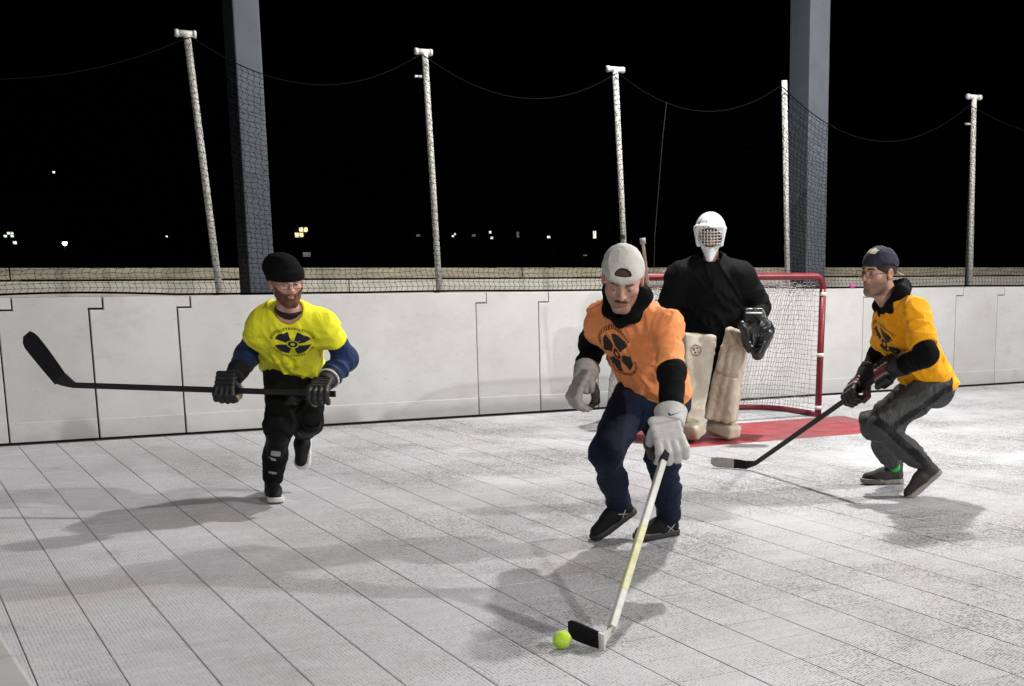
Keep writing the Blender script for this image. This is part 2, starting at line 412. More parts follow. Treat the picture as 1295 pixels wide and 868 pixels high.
def board_panel(name, s0, s1, parent, k, to3, g=.0035, notch=(True, True)):
    """stepped lap joint: upper tab of each panel overlaps its right neighbour; to3 maps (along, depth, z) to the place"""
    zt, zn, n = BOARD_Z, BOARD_Z-.088, .1
    l1, r1 = (n if notch[0] else 0), (n if notch[1] else 0)
    outl = [(s0+g, .003), (s1-g, .003), (s1-g, zn+g), (s1-g+r1, zn+g), (s1-g+r1, zt), (s0+g+l1, zt), (s0+g+l1, zn-g-.002), (s0+g, zn-g-.002)]
    bm = bmesh.new(); fr = bm.faces.new([bm.verts.new((x, 0, z)) for x, z in outl])
    ex = bmesh.ops.extrude_face_region(bm, geom=[fr]); bmesh.ops.translate(bm, vec=(0, .05, 0), verts=[v for v in ex['geom'] if isinstance(v, bmesh.types.BMVert)])
    bmesh.ops.recalc_face_normals(bm, faces=bm.faces[:])
    ed = [e for e in bm.edges if all(abs(v.co.y) < 1e-5 for v in e.verts)]
    bmesh.ops.bevel(bm, geom=ed, offset=.004, segments=2, affect='EDGES', profile=.5)
    bm.verts.index_update(); V = [to3(*v.co) for v in bm.verts]; Fc = [[v.index for v in f.verts] for f in bm.faces]; bm.free()
    pn = mesh_obj(name, V, Fc, board_mat(k), parent)
    kb = MB(); lo, hi = (s0+g+.002, -.0045, .004), (s1-g-.002, .004, .152+.004*math.sin(k*1.7))
    kb.box(lo, hi, .0035); mesh_obj('kick_strip', [to3(*v) for v in kb.v], kb.f, board_mat(k+2), pn)
    return pn
eb = empty('rink_boards', (5.5, BOARD_Y, 0), 'white plastic rink boards with stepped panel joints running behind the goal', 'rink boards')
seams = [-.47, .19, .824, 1.442, 2.076, 4.548, 5.147, 5.737, 6.35, 8.838, 10.118, 10.731, 11.9, 13.2]
for k in range(len(seams)-1):
    dy = random.uniform(-.003, .003); gap = .0065 if seams[k+1] in (2.076, 1.442) else .0035
    board_panel('panel', seams[k], seams[k+1], eb, k, lambda x, d, z, dy=dy: (x, BOARD_Y+d+dy, z), g=gap)
MB().box((-.47, BOARD_Y+.056, .01), (13.2, BOARD_Y+.075, BOARD_Z-.012)).build('gap_shade_sheet', dark, eb)  # dark sheet added behind the panels so their gaps look shaded
for k in range(14):
    x = .4+k*.95; MB().box((x, BOARD_Y+.078, -.05), (x+.06, BOARD_Y+.16, BOARD_Z-.03)).build('support_post', frame_steel, eb)
MB().box((-.47, BOARD_Y+.052, BOARD_Z-.018), (13.2, BOARD_Y+.17, BOARD_Z-.002), .004).build('top_cap', bw, eb)
sb = empty('side_boards', (.02, 4, 0), 'white rink side board whose rounded top edge shows in the lower left corner', 'rink boards')
ys = [-1.4, .3, 2.74, 5.18, 7.62, 10.06, BOARD_Y-.02]
for k in range(len(ys)-1):
    board_panel('panel', ys[k], ys[k+1], sb, k, lambda x, d, z: (.072-d-.053*(x-1.1), x, z), notch=(k > 0, k < len(ys)-2))
def skewed(name, lo, hi, bev, m):
    b = MB().box(lo, hi, bev); mesh_obj(name, [(x-.053*(y-1.1), y, z) for x, y, z in b.v], b.f, m, sb)
skewed('gap_shade_sheet', (-.03, -1.4, .01), (.018, BOARD_Y-.02, BOARD_Z-.016), 0, dark)  # added dark sheet, painted shade for the side board gaps
skewed('top_cap', (-.06, -1.4, BOARD_Z-.014), (.0215, BOARD_Y-.02, BOARD_Z+.004), .006, bw)

# steel columns and roof ----------------------------------------------------
colm = mat('column_paint', (.070, .080, .098), .6, .18, 5, .1, 60)
ROOF_Z = 6.3
def column(x0, x1, y, label):
    c = empty('steel_column', ((x0+x1)/2, y+.2, -.06), label, 'column', 'steel columns of the rink roof')
    MB().box((x0, y, -.06), (x1, y+.36, ROOF_Z), .012).build('shaft', colm, c)
    MB().box((x0-.08, y-.08, -.06), (x1+.08, y+.44, -.03), .004).build('base_plate', frame_steel, c)
column(2.775, 2.99, BOARD_Y+.6, 'grey steel column behind the player in the yellow shirt')
column(8.53, 8.79, BOARD_Y+.6, 'grey steel column behind the right goal post')
rf = MB().box((-8, -12, ROOF_Z), (22, BOARD_Y+1.6, ROOF_Z+.12)).build('roof', mat('roof_sheet', (.10, .10, .105), .7, .15, 3)); tag(rf, kind='structure')
for k, x in enumerate((2.88, 8.66, 14.4)):
    MB().box((x-.11, -12, ROOF_Z-.36), (x+.11, BOARD_Y+.9, ROOF_Z-.004)).build('roof_beam', colm, rf)

housing = mat('lamp_housing', (.25, .25, .26), .4, .1, 9, metal=.5); lampglow = emis('lamp_glass', (1, .97, .92), 9)
for k, (x, y, w, aim) in enumerate(LAMPS):
    lab = ['hanging floodlight above the goal', 'tilted floodlight far behind the viewer', 'tilted floodlight to the right of the rink', 'small floodlight above the side boards', 'hanging floodlight in the far right corner'][k]
    lo = empty('flood_lamp', (x, y, LAMP_Z), lab, 'lamp', 'floodlights under the roof')
    MB().box((x-.24, y-.24, LAMP_Z+.03), (x+.24, y+.24, LAMP_Z+.15), .02).build('housing', housing, lo)
    MB().tube([(x, y, LAMP_Z+.15), (x, y, ROOF_Z)], .02, 8).build('stem', frame_steel, lo)
    MB().box((x-.2, y-.2, LAMP_Z+.018), (x+.2, y+.2, LAMP_Z+.028)).build('glass', lampglow, lo)
    ld = bpy.data.lights.new('lamp_light', 'AREA'); ld.shape = 'DISK'; ld.size = .24; ld.energy = w; ld.color = (1, .98, .955)
    l = bpy.data.objects.new('lamp_light', ld); link(l, lo)
    dv = (Vector(aim)-Vector((x, y, LAMP_Z))).normalized(); l.rotation_euler = dv.to_track_quat('-Z', 'Y').to_euler(); l.location = dv*.03
    lo.rotation_euler = (0, 0, 0)
    tilt = Vector((0, 0, -1)).rotation_difference(dv)
    for ch in lo.children:
        if ch.name.startswith(('housing', 'glass')): ch.rotation_euler = tilt.to_euler()

# net poles -------------------------------------------------------------------
pvc = mat('white_pvc', (.56, .55, .51), .5, .25, 9, .05, 40); strapm = mat('black_strap', (.012, .012, .013), .8, .2, 30)
PY = BOARD_Y+.115
def wallpt(px, py): return onY(px, py, PY)
def pole(tx, ty, bx, tee, r, label, collar=None, bracket=None):
    top = wallpt(tx, ty); zb = BOARD_Z-.002; bot = A3(bx, PY, zb)
    o = empty('net_pole', tuple(bot), label, 'pole', 'white net poles on top of the boards')
    MB().tube([bot, bot*.5+top*.5, top], r, 14).build('tube', pvc, o, True)
    MB().tube([bot+A3(0, 0, -.0), bot+A3(0, 0, .018)], r*1.9, 14).build('foot', pvc, o)
    if tee:
        c = top+A3(0, 0, .0); mb = MB()
        mb.tube([c+A3(tee[0], 0, 0), c+A3(tee[1], 0, 0)], r*.92, 14).build('tee_cap', pvc, o, True)
        for x in tee: MB().tube([c+A3(x-.012, 0, 0), c+A3(x+.012, 0, 0)], r*1.08, 14).build('cap_ring', pvc, o, True)
    if collar: q = wallpt(*collar); MB().tube([q+A3(0, 0, -.02), q+A3(0, 0, .02)], r*1.12, 14).build('strap', strapm, o)
    if bracket:
        q = wallpt(*bracket); MB().box(q+A3(-.035, -.012, -.010), q+A3(.03, .012, .010), .004).build('bracket', pvc, o)
    return top
polys = []
polys.append(pole(236, 43, 2.425, (-.075, .055), .0275, 'leaning white net pole left of the grey column', None, None))
polys.append(pole(537, 66, 4.262, (-.075, .05), .0265, 'white net pole with tee top right of the yellow player', None, (529, 97)))
polys.append(pole(778, 88, 6.10, (-.075, .075), .0265, 'white net pole rising behind the orange player', (787, 300), None))
polys.append(pole(992, 102, 7.955, None, .028, 'white net pole without a tee beside the goalkeeper', None, None))
polys.append(pole(1232, 123, 10.42, (-.085, .08), .028, 'white net pole at the far right with tee top', None, (1224, 157)))
# slim dark mast beside the far right pole
dm = empty('dark_mast', tuple(A3(10.62, PY+.28, -.06)), 'thin dark mast just behind the far right white pole', 'mast')
MB().tube([(10.62, PY+.28, -.06), (10.62, PY+.28, 2.95)], .022, 8).build('shaft', mat('dark_blue_steel', (.012, .014, .02), .6, .2, 9), dm)
MB().box((10.58, PY+.24, -.06), (10.66, PY+.32, -.045)).build('foot', frame_steel, dm)

# safety net: knotted black cord, hung from a slack rope on the camera side of the poles ----------
NY = BOARD_Y+.062
cordm = mat('black_net_cord', (.0008, .0008, .0009), 1.0, .2, 50, spec=0.0)
tops = [onY(-330, 30, NY)]+[onY(*q, NY) for q in ((241, 46), (533, 68), (781, 92), (988, 108), (1226, 133))]+[onY(1480, 150, NY)]
sag = [.33, .30, .29, .29, .45, .3]
def rope_z(x):
    for a, b, s in zip(tops[:-1], tops[1:], sag):
        if x <= b[0] or b is tops[-1]:
            t = (x-a[0])/(b[0]-a[0]); return a[2]+(b[2]-a[2])*t-s*4*t*(1-t)
X0, X1 = .15, 13.1
net = empty('safety_net', (6, NY, BOARD_Z), 'black knotted safety net hung above the boards on white poles', 'net')
rx = np.linspace(X0, X1, 220)
MB().tube([(x, NY, rope_z(x)) for x in rx], .0042, 6).build('top_rope', mat('dark_rope', (.0035, .0035, .0035), .95, .3, 60, spec=.1), net, True)
zbot = lambda x: BOARD_Z+.012+.02*max(0, math.sin((x-.6)*2.1))*(1 if x < 2.3 else .25)
MB().tube([(x, NY, zbot(x)) for x in rx], .008, 6).build('bottom_rope', cordm, net, True)
def net_grid():
    cell = .047; nx = int((X1-X0)/cell); nz = 44
    xs = X0+cell*np.arange(nx+1); G = np.zeros((nx+1, nz+1, 3))
    tz = np.array([rope_z(x) for x in xs]); bz = np.array([zbot(x) for x in xs]); v = np.linspace(0, 1, nz+1)
    z = bz[:, None]+(tz-bz)[:, None]*v[None]
    G[..., 2] = z; G[..., 0] = xs[:, None]+.05*np.sin(xs*1.3)[:, None]*np.sin(v*math.pi)[None]+.02*(v[None]*nz % 2-.5)
    G[..., 1] = NY+.012*np.sin(xs*3.1)[:, None]*np.sin(v*math.pi)[None]
    G += RNG.normal(0, 1, G.shape)*A3(.0055, .004, .0055)*(np.minimum(v, 1-v)*8).clip(0, 1)[None, :, None]
    return G
def cords(G, r, flat=None):
    """three-sided cords along both families of a grid"""
    V = []; Fc = []
    for fam in (0, 1):
        K = G if fam == 0 else G.swapaxes(0, 1)
        n, m = K.shape[:2]; T = np.gradient(K, axis=1); T /= np.linalg.norm(T, axis=2, keepdims=True)+1e-9
        ref = A3(0, 1, .01) if flat is None else flat
        a = np.cross(T, ref); a /= np.linalg.norm(a, axis=2, keepdims=True)+1e-9; b = np.cross(T, a)
        ring = np.stack([K+r*(a*math.cos(q)+b*math.sin(q)) for q in (0, 2.094, 4.189)], 2)
        base = sum(len(x) for x in V); V.append(ring.reshape(-1, 3))
        i, j, k = np.meshgrid(np.arange(n), np.arange(m-1), np.arange(3), indexing='ij')
        at = lambda j_, k_: base+(i*m+j_)*3+k_
        Fc.append(np.stack([at(j, k), at(j, (k+1) % 3), at(j+1, (k+1) % 3), at(j+1, k)], -1).reshape(-1, 4))
    return np.concatenate(V), np.concatenate(Fc)
V, Fc = cords(net_grid(), .0021)
mesh_obj('mesh_cords', V, Fc, cordm, net)['kind'] = 'stuff'
# loose line hanging from the net rope
lr = [onY(843, 129, NY-.02), onY(838, 175, NY-.02), onY(832, 250, NY-.02), onY(828, 300, NY-.02), onY(827, 345, NY-.02)]
tag(MB().tube(lr, .0032, 6).build('loose_line', mat('grey_line', (.015, .015, .015), .9, .3, 60)), 'thin loose line hanging down the net behind the goal', 'rope')

# low timber barrier outside the rink ---------------------------------------
wood1 = mat('weathered_timber', (.50, .45, .34), .8, .3, 3, .3, 30, var2=(.30, .26, .18), stretch=(1, 6, 6))
wood2 = mat('pale_timber', (.72, .69, .62), .8, .2, 3, .3, 30, var2=(.52, .48, .40), stretch=(1, 6, 6))
tb = empty('timber_barrier', (9, 14.3, -.06), 'low weathered timber barrier seen through the net above the boards', 'barrier')
for k in range(6):
    x0 = -4+k*5.2
    MB().box((x0, 14.3, 1.153), (x0+5.19, 14.34, 1.262), .006).build('plank', wood1, tb)
    MB().box((x0-2, 14.285, .92), (x0+3.19, 14.345, 1.136), .008).build('plank', wood2, tb)
    MB().box((x0-1, 14.29, .68), (x0+4.19, 14.34, .90), .008).build('plank', wood1, tb)
    for q in (0, 2.6): MB().box((x0+q, 14.346, -.06), (x0+q+.1, 14.44, 1.24), .006).build('post', wood1, tb)

# houses and lamps far off in the dark ---------------------------------------
housem = mat('night_house_wall', (.05, .05, .05), .9, .2, .5); winfr = mat('window_frame_dark', (.05, .05, .05), .7, .1, 3)
warmw = emis('warm_window', (1, .86, .42), 1.5); whitew = emis('white_window', (1, .95, .8), 1.3); coolw = emis('cool_lamp', (.75, .88, 1), 9); dimw = emis('dim_window', (.8, .75, .65), .18); greenw = emis('pale_green_window', (.8, 1, .75), 1.6)
def rect_win(parent, px, py, wpx, hpx, D, m, panes=(1, 1), skip=()):
    c = J(px, py, D); s = D/F; w, h = wpx*s/2, hpx*s/2; right = A3(cyw, -syw, 0)
    f = MB(); e = .06*w+.02
    def quadbox(a0, a1, z0, z1, d0, d1):
        V = [c+right*a+A3(0, 0, z)-FH*d for d in (d0, d1) for a, z in ((a0, z0), (a1, z0), (a1, z1), (a0, z1))]
        return V, [(0, 1, 2, 3), (7, 6, 5, 4), (0, 4, 5, 1), (1, 5, 6, 2), (2, 6, 7, 3), (3, 7, 4, 0)]
    for a in ((-w-e, w+e, -h-e, -h), (-w-e, w+e, h, h+e), (-w-e, -w, -h, h), (w, w+e, -h, h)): f.add(*quadbox(*a, -.05, .08))
    fr = f.build('window', winfr, parent)
    nx, nz = panes
    for i in range(nx):
        for k in range(nz):
            if (i, k) in skip: continue
            g = w*.07
            p = MB().add(*quadbox(-w+2*w*i/nx+g, -w+2*w*(i+1)/nx-g, -h+2*h*k/nz+g, -h+2*h*(k+1)/nz-g, 0, .03)); p.build('pane', m, fr)
def house(px0, px1, D, hgt, label, wins, roof=True):
    a, b = J(px0, 330, D), J(px1, 330, D); right = A3(cyw, -syw, 0); w = float((b-a)@right); c = (a+b)/2; c[2] = -.06
    o = empty('house', tuple(c), label, 'house', 'far houses in the dark')
    dpt = 8.0
    V = [c+right*(sx*w/2)+FH*(.06+dpt*sy)+A3(0, 0, hgt*sz) for sz in (0, 1) for sx, sy in ((-1, 0), (1, 0), (1, 1), (-1, 1))]
    mesh_obj('wall', V, [(0, 1, 5, 4), (1, 2, 6, 5), (2, 3, 7, 6), (3, 0, 4, 7), (4, 5, 6, 7)], housem, o)
    rg = [c+right*(sx*w/2)+FH*(.06+dpt/2)+A3(0, 0, hgt+2.2) for sx in (-1.03, 1.03)]
    ev = [c+right*(sx*w/2*1.03)+FH*(.06+dpt*sy)+A3(0, 0, hgt+.01) for sx, sy in ((-1, -.05), (1, -.05), (1, 1.05), (-1, 1.05))]
    mesh_obj('roof', ev+rg, [(0, 1, 5, 4), (2, 3, 4, 5), (1, 2, 5), (3, 0, 4)], housem, o)
    for wv in wins: rect_win(o, *wv[:4], D, *wv[4:])
house(352, 408, 150, 6.5, 'dark far house with one yellow lit window left of centre', [(381, 294, 17, 13, warmw, (3, 2), ((2, 0), (0, 1))), (388, 322, 10, 6, dimw)])
house(-30, 30, 150, 6.0, 'dark far building with greenish lit windows at the left edge', [(11, 297, 13, 7, greenw, (3, 2), ((0, 1), (1, 0))), (19, 307, 5, 4, whitew)])
house(545, 705, 165, 5.6, 'long dark far building with a row of small lit windows', [(574, 297.5, 5, 5, whitew, (2, 2), ((0, 1), (1, 0))), (599, 298, 5, 3, dimw), (620, 294, 3, 3, whitew), (622, 301, 3, 3, whitew), (655, 297, 3, 7, dimw), (694, 300, 4, 3, whitew), (529, 298, 5, 3, dimw)])
house(722, 776, 150, 6.0, 'dark far house with one narrow white window', [(752, 297, 4, 9, whitew, (1, 2)), (740, 323, 5, 2, dimw)])
def street_lamp(px, py, D, r, m, label):
    c = J(px, py, D); o = empty('street_lamp', (c[0], c[1], -.06), label, 'street lamp', 'far street lamps')
    MB().tube([(c[0], c[1], -.06), (c[0], c[1], c[2]+.1)], [.11, .06], 8).build('post', mat('lamp_post_steel', (.06, .06, .06), .6, .1, 4), o)
    MB().box(c+A3(-r*1.3, -r*1.3, r*.6), c+A3(r*1.3, r*1.3, r*1.1)).build('hood', housing, o)
    bm = bmesh.new(); bmesh.ops.create_icosphere(bm, subdivisions=2, radius=r, matrix=Matrix.Translation(Vector(c)))
    bm.verts.index_update(); mesh_obj('lamp_head', [v.co[:] for v in bm.verts], [[v.index for v in f.verts] for f in bm.faces], m, o, True); bm.free()
street_lamp(82, 308, 120, .21, coolw, 'bluish far street lamp low on the left')
street_lamp(68, 218, 140, .12, emis('lamp_white', (1, .9, .8), 2.5), 'high far street lamp in the upper left darkness')
street_lamp(211, 299, 140, .10, emis('lamp_white_b', (1, .9, .8), 2.0), 'faint far street lamp left of the first net pole')

# ================================================================== GOAL
redp = mat('red_goal_paint', (.22, .014, .024), .4, .3, 14, .1, 60, var2=(.13, .010, .016)); tape = mat('white_tape', (.68, .66, .64), .6, .15, 20)
GX0, GX1, GY = 5.235, 7.06, 9.525
goal = empty('hockey_goal', ((GX0+GX1)/2, GY, 0), 'red steel hockey goal with a pale cord net behind the goalkeeper', 'goal')
tr = .03; GZ = 1.222
for x, sgn in ((GX1, 1), (GX0, -1)):
    xt = x+sgn*.03
    po = MB().tube([(x, GY, 0.002), ((x+xt)/2, GY, .6), (xt, GY, GZ-.11)], tr, 14).build('post', redp, goal, True)
    for z in (1.07, .545, .085):
        xx = x+(xt-x)*z/1.11; MB().tube([(xx, GY, z-.016), (xx, GY, z+.016)], tr+.0025, 14).build('tape_band', tape, po, True)
arc = [(GX1+.03-.09*(1-math.cos(a)), GY, GZ-.11+.11*math.sin(a)) for a in np.linspace(0, math.pi/2, 7)]
arcl = [(GX0-.03+.09*(1-math.cos(a)), GY, GZ-.11+.11*math.sin(a)) for a in np.linspace(math.pi/2, 0, 7)]
MB().tube(arc+arcl, tr, 14).build('crossbar', redp, goal, True)
gc = (GX0+GX1)/2
def base_pt(t):      # t 0..1 from right post round the back to left post
    a = math.pi*t; c, s = math.cos(a), math.sin(a); e = .55
    return A3(gc+math.copysign(abs(c)**e, c)*(GX1-gc+.07*math.sin(a)), GY+.88*abs(s)**e, .026)
def top_pt(t):
    a = math.pi*t; c, s = math.cos(a), math.sin(a); e = .5
    return A3(gc+math.copysign(abs(c)**e, c)*(GX1-gc+.02), GY+.40*abs(s)**e, 1.135)
MB().tube([base_pt(t) for t in np.linspace(0, 1, 41)], .024, 10).build('base_bar', redp, goal, True)
MB().tube([top_pt(t) for t in np.linspace(0, 1, 41)], .011, 8).build('top_rail', mat('dark_rail', (.05, .02, .02), .6, .2, 20), goal, True)
ts = np.linspace(0, 1, 70); vs = np.linspace(0, 1, 27)
G = np.zeros((70, 27, 3))
for i, t in enumerate(ts):
    a, b = base_pt(t), top_pt(t)
    for j, v in enumerate(vs): G[i, j] = a*(1-v)+b*v+A3(0, .05, 0)*math.sin(v*math.pi)*math.sin(t*math.pi)-A3(0, 0, .015)*math.sin(t*40)*v*(1-v)
G += RNG.normal(0, .004, G.shape); G[:, 0] = [base_pt(t) for t in ts]
cordw = mat('pale_goal_cord', (.44, .43, .41), .85, .25, 40)
V1, F1 = cords(G, .0024)
G2 = np.zeros((40, 11, 3))
for i, x in enumerate(np.linspace(GX1-.02, GX0+.02, 40)):
    t = min(range(0, 201), key=lambda q: abs(top_pt(q/200)[0]-x))/200; b = top_pt(t)
    for j, v in enumerate(np.linspace(0, 1, 11)): G2[i, j] = A3(x, GY, GZ-.02)*(1-v)+b*v-A3(0, 0, .09)*math.sin(v*math.pi)+A3(.03, 0, 0)*((j % 2)-.5)
G2 += RNG.normal(0, .006, G2.shape)
V2, F2 = cords(G2, .0022, A3(0, .3, 1))
mesh_obj('net', np.concatenate([V1, V2]), np.concatenate([F1, F2+len(V1)]), cordw, goal)['kind'] = 'stuff'

# ball on the board top, tennis ball on the floor
def ball_obj(name, c, r, m, seam, label, cat):
    o = empty(name, tuple(np.array(c)-A3(0, 0, r)), label, cat)
    bm = bmesh.new(); bmesh.ops.create_icosphere(bm, subdivisions=4, radius=r, matrix=Matrix.Translation(Vector(c)))
    bm.verts.index_update(); mesh_obj('felt', [v.co[:] for v in bm.verts], [[v.index for v in f.verts] for f in bm.faces], m, o, True); bm.free()
    pts = []
    for t in np.linspace(0, 2*math.pi, 61):
        q = nrm(A3(math.cos(t)+.35*math.cos(3*t), math.sin(t)-.35*math.sin(3*t), 1.1*math.sin(2*t))); q = A3(q[2], q[0], q[1]); pts.append(np.array(c)+q*r*1.003)
    MB().tube(pts, r*.03, 5, cap=False).build('seam', seam, o, True)
bg_ = ground(711, 821); ball_obj('tennis_ball', A3(bg_[0], bg_[1], .0345), .0335, mat('tennis_felt', (.50, .78, .03), .95, .12, 60, .5, 400, sheen=.3), mat('ball_seam', (.55, .6, .45), .8), 'bright green tennis ball at the blade of the white stick', 'ball')
pb = onY(1078, 358, BOARD_Y+.035); ball_obj('pink_ball', A3(pb[0], pb[1], BOARD_Z+.026), .026, mat('pink_plastic', (.50, .06, .30), .5, .1, 30), mat('pink_seam', (.5, .05, .3), .6), 'small pink ball on top of the boards right of the goal', 'ball')

# ================================================================== PEOPLE
def frame_of(K):
    u = nrm(K['neck']-K['pel']); r = K['shR']-K['shL']; r = nrm(r-u*(r@u)); return u, r, nrm(np.cross(u, r))
def torso(P, K, g, fl=.68, wide=1.0):
    u, r, f = K['fr']; Q = squash(P, K['pel'], f, fl); pel, neck = K['pel'], K['neck']
    L = np.linalg.norm(neck-pel); w = pel+u*L*.36+f*K.get('belly', 0); c = pel+u*L*.70
    d = cone(Q, pel, w, .158*wide+g, .148*wide+g)
    d = smin(d, cone(Q, w, c, .148*wide+g, .166*wide+g), .05)
    d = smin(d, cone(Q, c, pel+u*L*.86, .166*wide+g, .13+g), .05)*.82
    for s in ('shR', 'shL'):
        d = smin(d, cone(P, K[s], neck-u*.04, .052+g, .07+g), .05)
        d = smin(d, cone(P, K[s]*.72+neck*.28, neck+u*.035, .045+g*.6, .05+g*.5), .04)
    return d
def head_frame(c, yaw, pitch, roll=0.0, hs=1.0):
    """yaw 0 looks at the camera, positive turns to the left of the photo; pitch positive looks down"""
    t = nrm((CAM-c)*A3(1, 1, 0)); rt = np.cross(t, A3(0, 0, 1)); lf = rt   # image left as seen by the viewer
    y, p_ = math.radians(yaw), math.radians(pitch)
    imgl = nrm(-R0); f = nrm(t*math.cos(y)+imgl*math.sin(y)); right = nrm(np.cross(f, A3(0, 0, 1)))
    f2 = f*math.cos(p_)-A3(0, 0, 1)*math.sin(p_); u = np.cross(right, f2); a = math.radians(roll)
    r2 = right*math.cos(a)+u*math.sin(a); u2 = np.cross(r2, f2)
    return np.array([r2, f2, u2])*hs                     # rows: right, forward, up
def tohead(P, c, B):
    Bn = B/(np.linalg.norm(B, axis=1)**2)[:, None]; return ((P-c.astype(np.float32))@Bn.T.astype(np.float32)).astype(np.float32)
def head_sdf(q, mouth=.004, jaw=1.0):
    x = np.abs(q[:, 0]); m = np.stack([x, q[:, 1], q[:, 2]], 1)
    d = ell(m, (0, -.012, .036), (.0755, .096, .086))
    d = smin(d, ell(m, (0, .022, -.028), (.062*jaw, .068, .085)), .03)
    d = smin(d, cone(m, (.047*jaw, .004, -.055), (.016, .062, -.098), .02, .019), .025)
    d = smin(d, cone(m, (0, .066, -.092), (.01, .07, -.094), .021, .02), .02)
    d = smin(d, cone(m, (0, .086, .030), (.036, .076, .030), .0105, .010), .016)
    d = smin(d, ell(m, (.043, .060, -.016), (.021, .021, .016)), .02)
    d = smax(d, -ell(m, (.0315, .104, .008), (.019, .022, .0125)), .012)
    d = smin(d, cone(m, (0, .086, .022), (0, .112, -.022), .0075, .0115), .012)
    d = smin(d, ball(m, (.0115, .098, -.026), .0085), .007)
    d = smin(d, ell(m, (0, .083, -.052), (.026, .018, .022)), .012)
    d = smin(d, cone(m, (0, .0985, -.0485), (.019, .089, -.0535), .0052, .003), .004)
    d = smin(d, cone(m, (0, .0965, -.0625), (.018, .088, -.058), .0062, .0035), .004)
    d = smax(d, -cone(m, (0, .104, -.0555), (.020, .092, -.056), mouth, .0015), .003)
    e = ell(m, (.079, -.006, -.002), (.009, .021, .032)); e = smax(e, -ell(m, (.089, -.002, .002), (.008, .012, .02)), .004)
    d = smin(d, e, .006)
    d = smin(d, ell(m, (.0315, .0815, .0075), (.0125, .0105, .0085)), .003)      # closed volume of the eye behind the lids
    return d
def build_body(root, K, skin):
    c, B = K['head'], K['HB']; nb = K['neck']
    def hf(P):
        q = tohead(P, c, B); d = head_sdf(q, K.get('mouth', .004), K.get('jaw', 1.0))
        return smin(d, cone(P, c-B[2]*.05-B[1]*.022, nb-K['fr'][0]*.06, .055, .062), .03)
    def tint(V):
        q = tohead(V, c, B); x = np.abs(q[:, 0]); base = np.tile(np.array(skin, np.float32), (len(V), 1))
        def blob(cx, cy, cz, rx, ry, rz): return np.clip(1.4-((x-cx)/rx)**2-((q[:, 1]-cy)/ry)**2-((q[:, 2]-cz)/rz)**2, 0, 1)[:, None]
        lips = blob(0, .095, -.056, .02, .02, .010)*.75; base = base*(1-lips)+lips*np.array(skin)*A3(.72, .38, .36)
        red = np.maximum(blob(.042, .07, -.02, .025, .04, .022), np.maximum(blob(0, .11, -.02, .016, .03, .014), blob(.083, 0, 0, .02, .03, .035)))*.4
        base = base*(1-red)+red*np.array(skin)*A3(1.0, .62, .58)
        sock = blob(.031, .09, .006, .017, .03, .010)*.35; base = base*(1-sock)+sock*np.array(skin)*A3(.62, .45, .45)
        if 'stubble' in K:
            z = np.clip((-.028-q[:, 2])/.02, 0, 1)*np.clip((q[:, 1]+.01)/.03, 0, 1); lipm = 1-np.clip(blob(0, .095, -.056, .017, .03, .006)[:, 0], 0, 1)
            w = (z*lipm*K['stubble'][1])[:, None]; base = base*(1-w)+w*np.array(K['stubble'][0])
        return base
    V1, F1 = surfnet(hf, np.minimum(c, nb)-.17, np.maximum(c, nb)+.16, .0035)
    T1 = tint(V1)
    def bf(P):
        d = torso(P, K, -.012)
        d = smin(d, cone(P, nb-K['fr'][0]*.05, c-B[2]*.12-B[1]*.03, .05, .05), .03)
        for s in 'RL':
            d = smin(d, chain(P, [K['sh'+s], K['el'+s], K['wr'+s]], [.052, .042, .03]), .03)
            d = smin(d, cone(P, K['wr'+s], K['wr'+s]*.6+K['ha'+s]*.4, .028, .024), .02)
            d = smin(d, chain(P, [K['hip'+s], K['kn'+s], K['an'+s]], [.085, .055, .036]), .05)
            d = smin(d, cone(P, K['an'+s], K['an'+s]+K['ft'+s][0]*.09-K['ft'+s][1]*.05, .030, .024), .02)
        return d
    pts = np.array([K[k] for k in K if isinstance(K[k], np.ndarray) and K[k].shape == (3,)])
    V2, F2 = surfnet(bf, pts.min(0)-.13, pts.max(0)+.13, .016)
    o = mesh_obj('body', np.concatenate([V1, V2]), np.concatenate([F1, F2+len(V1)]), mat('skin', (1, 1, 1), .5, .10, 60, .15, 500, attr='tint', spec=.4), root, True,
                 np.concatenate([T1, np.tile(np.array(skin, np.float32), (len(V2), 1))]))
    ew = mat('eye_white', (.34, .32, .30), .3); ei = mat('eye_dark', (.02, .015, .012), .2)
    for s in (-1, 1):
        p = c+B.T@A3(s*.0315, .0835, .0065)
        bm = bmesh.new(); bmesh.ops.create_uvsphere(bm, u_segments=14, v_segments=10, radius=1)
        mx = Matrix(((B[0][0]*.0105, B[1][0]*.0098, B[2][0]*K.get('eyeopen', .0048)), (B[0][1]*.0105, B[1][1]*.0098, B[2][1]*K.get('eyeopen', .0048)), (B[0][2]*.0105, B[1][2]*.0098, B[2][2]*K.get('eyeopen', .0048))))
        bm.verts.index_update(); e = mesh_obj('eye', [np.array(mx@v.co)+p for v in bm.verts], [[v.index for v in f.verts] for f in bm.faces], ew, o, True); bm.free()
        ip = c+B.T@A3(s*.0315+K.get('gaze', 0), .0895, .0062-K.get('gazez', 0))
        bm = bmesh.new(); bmesh.ops.create_uvsphere(bm, u_segments=10, v_segments=8, radius=.0056); bm.verts.index_update()
        mesh_obj('iris', [np.array(v.co)*A3(1, 1, 1)+ip for v in bm.verts], [[v.index for v in f.verts] for f in bm.faces], ei, o, True); bm.free()
    return o
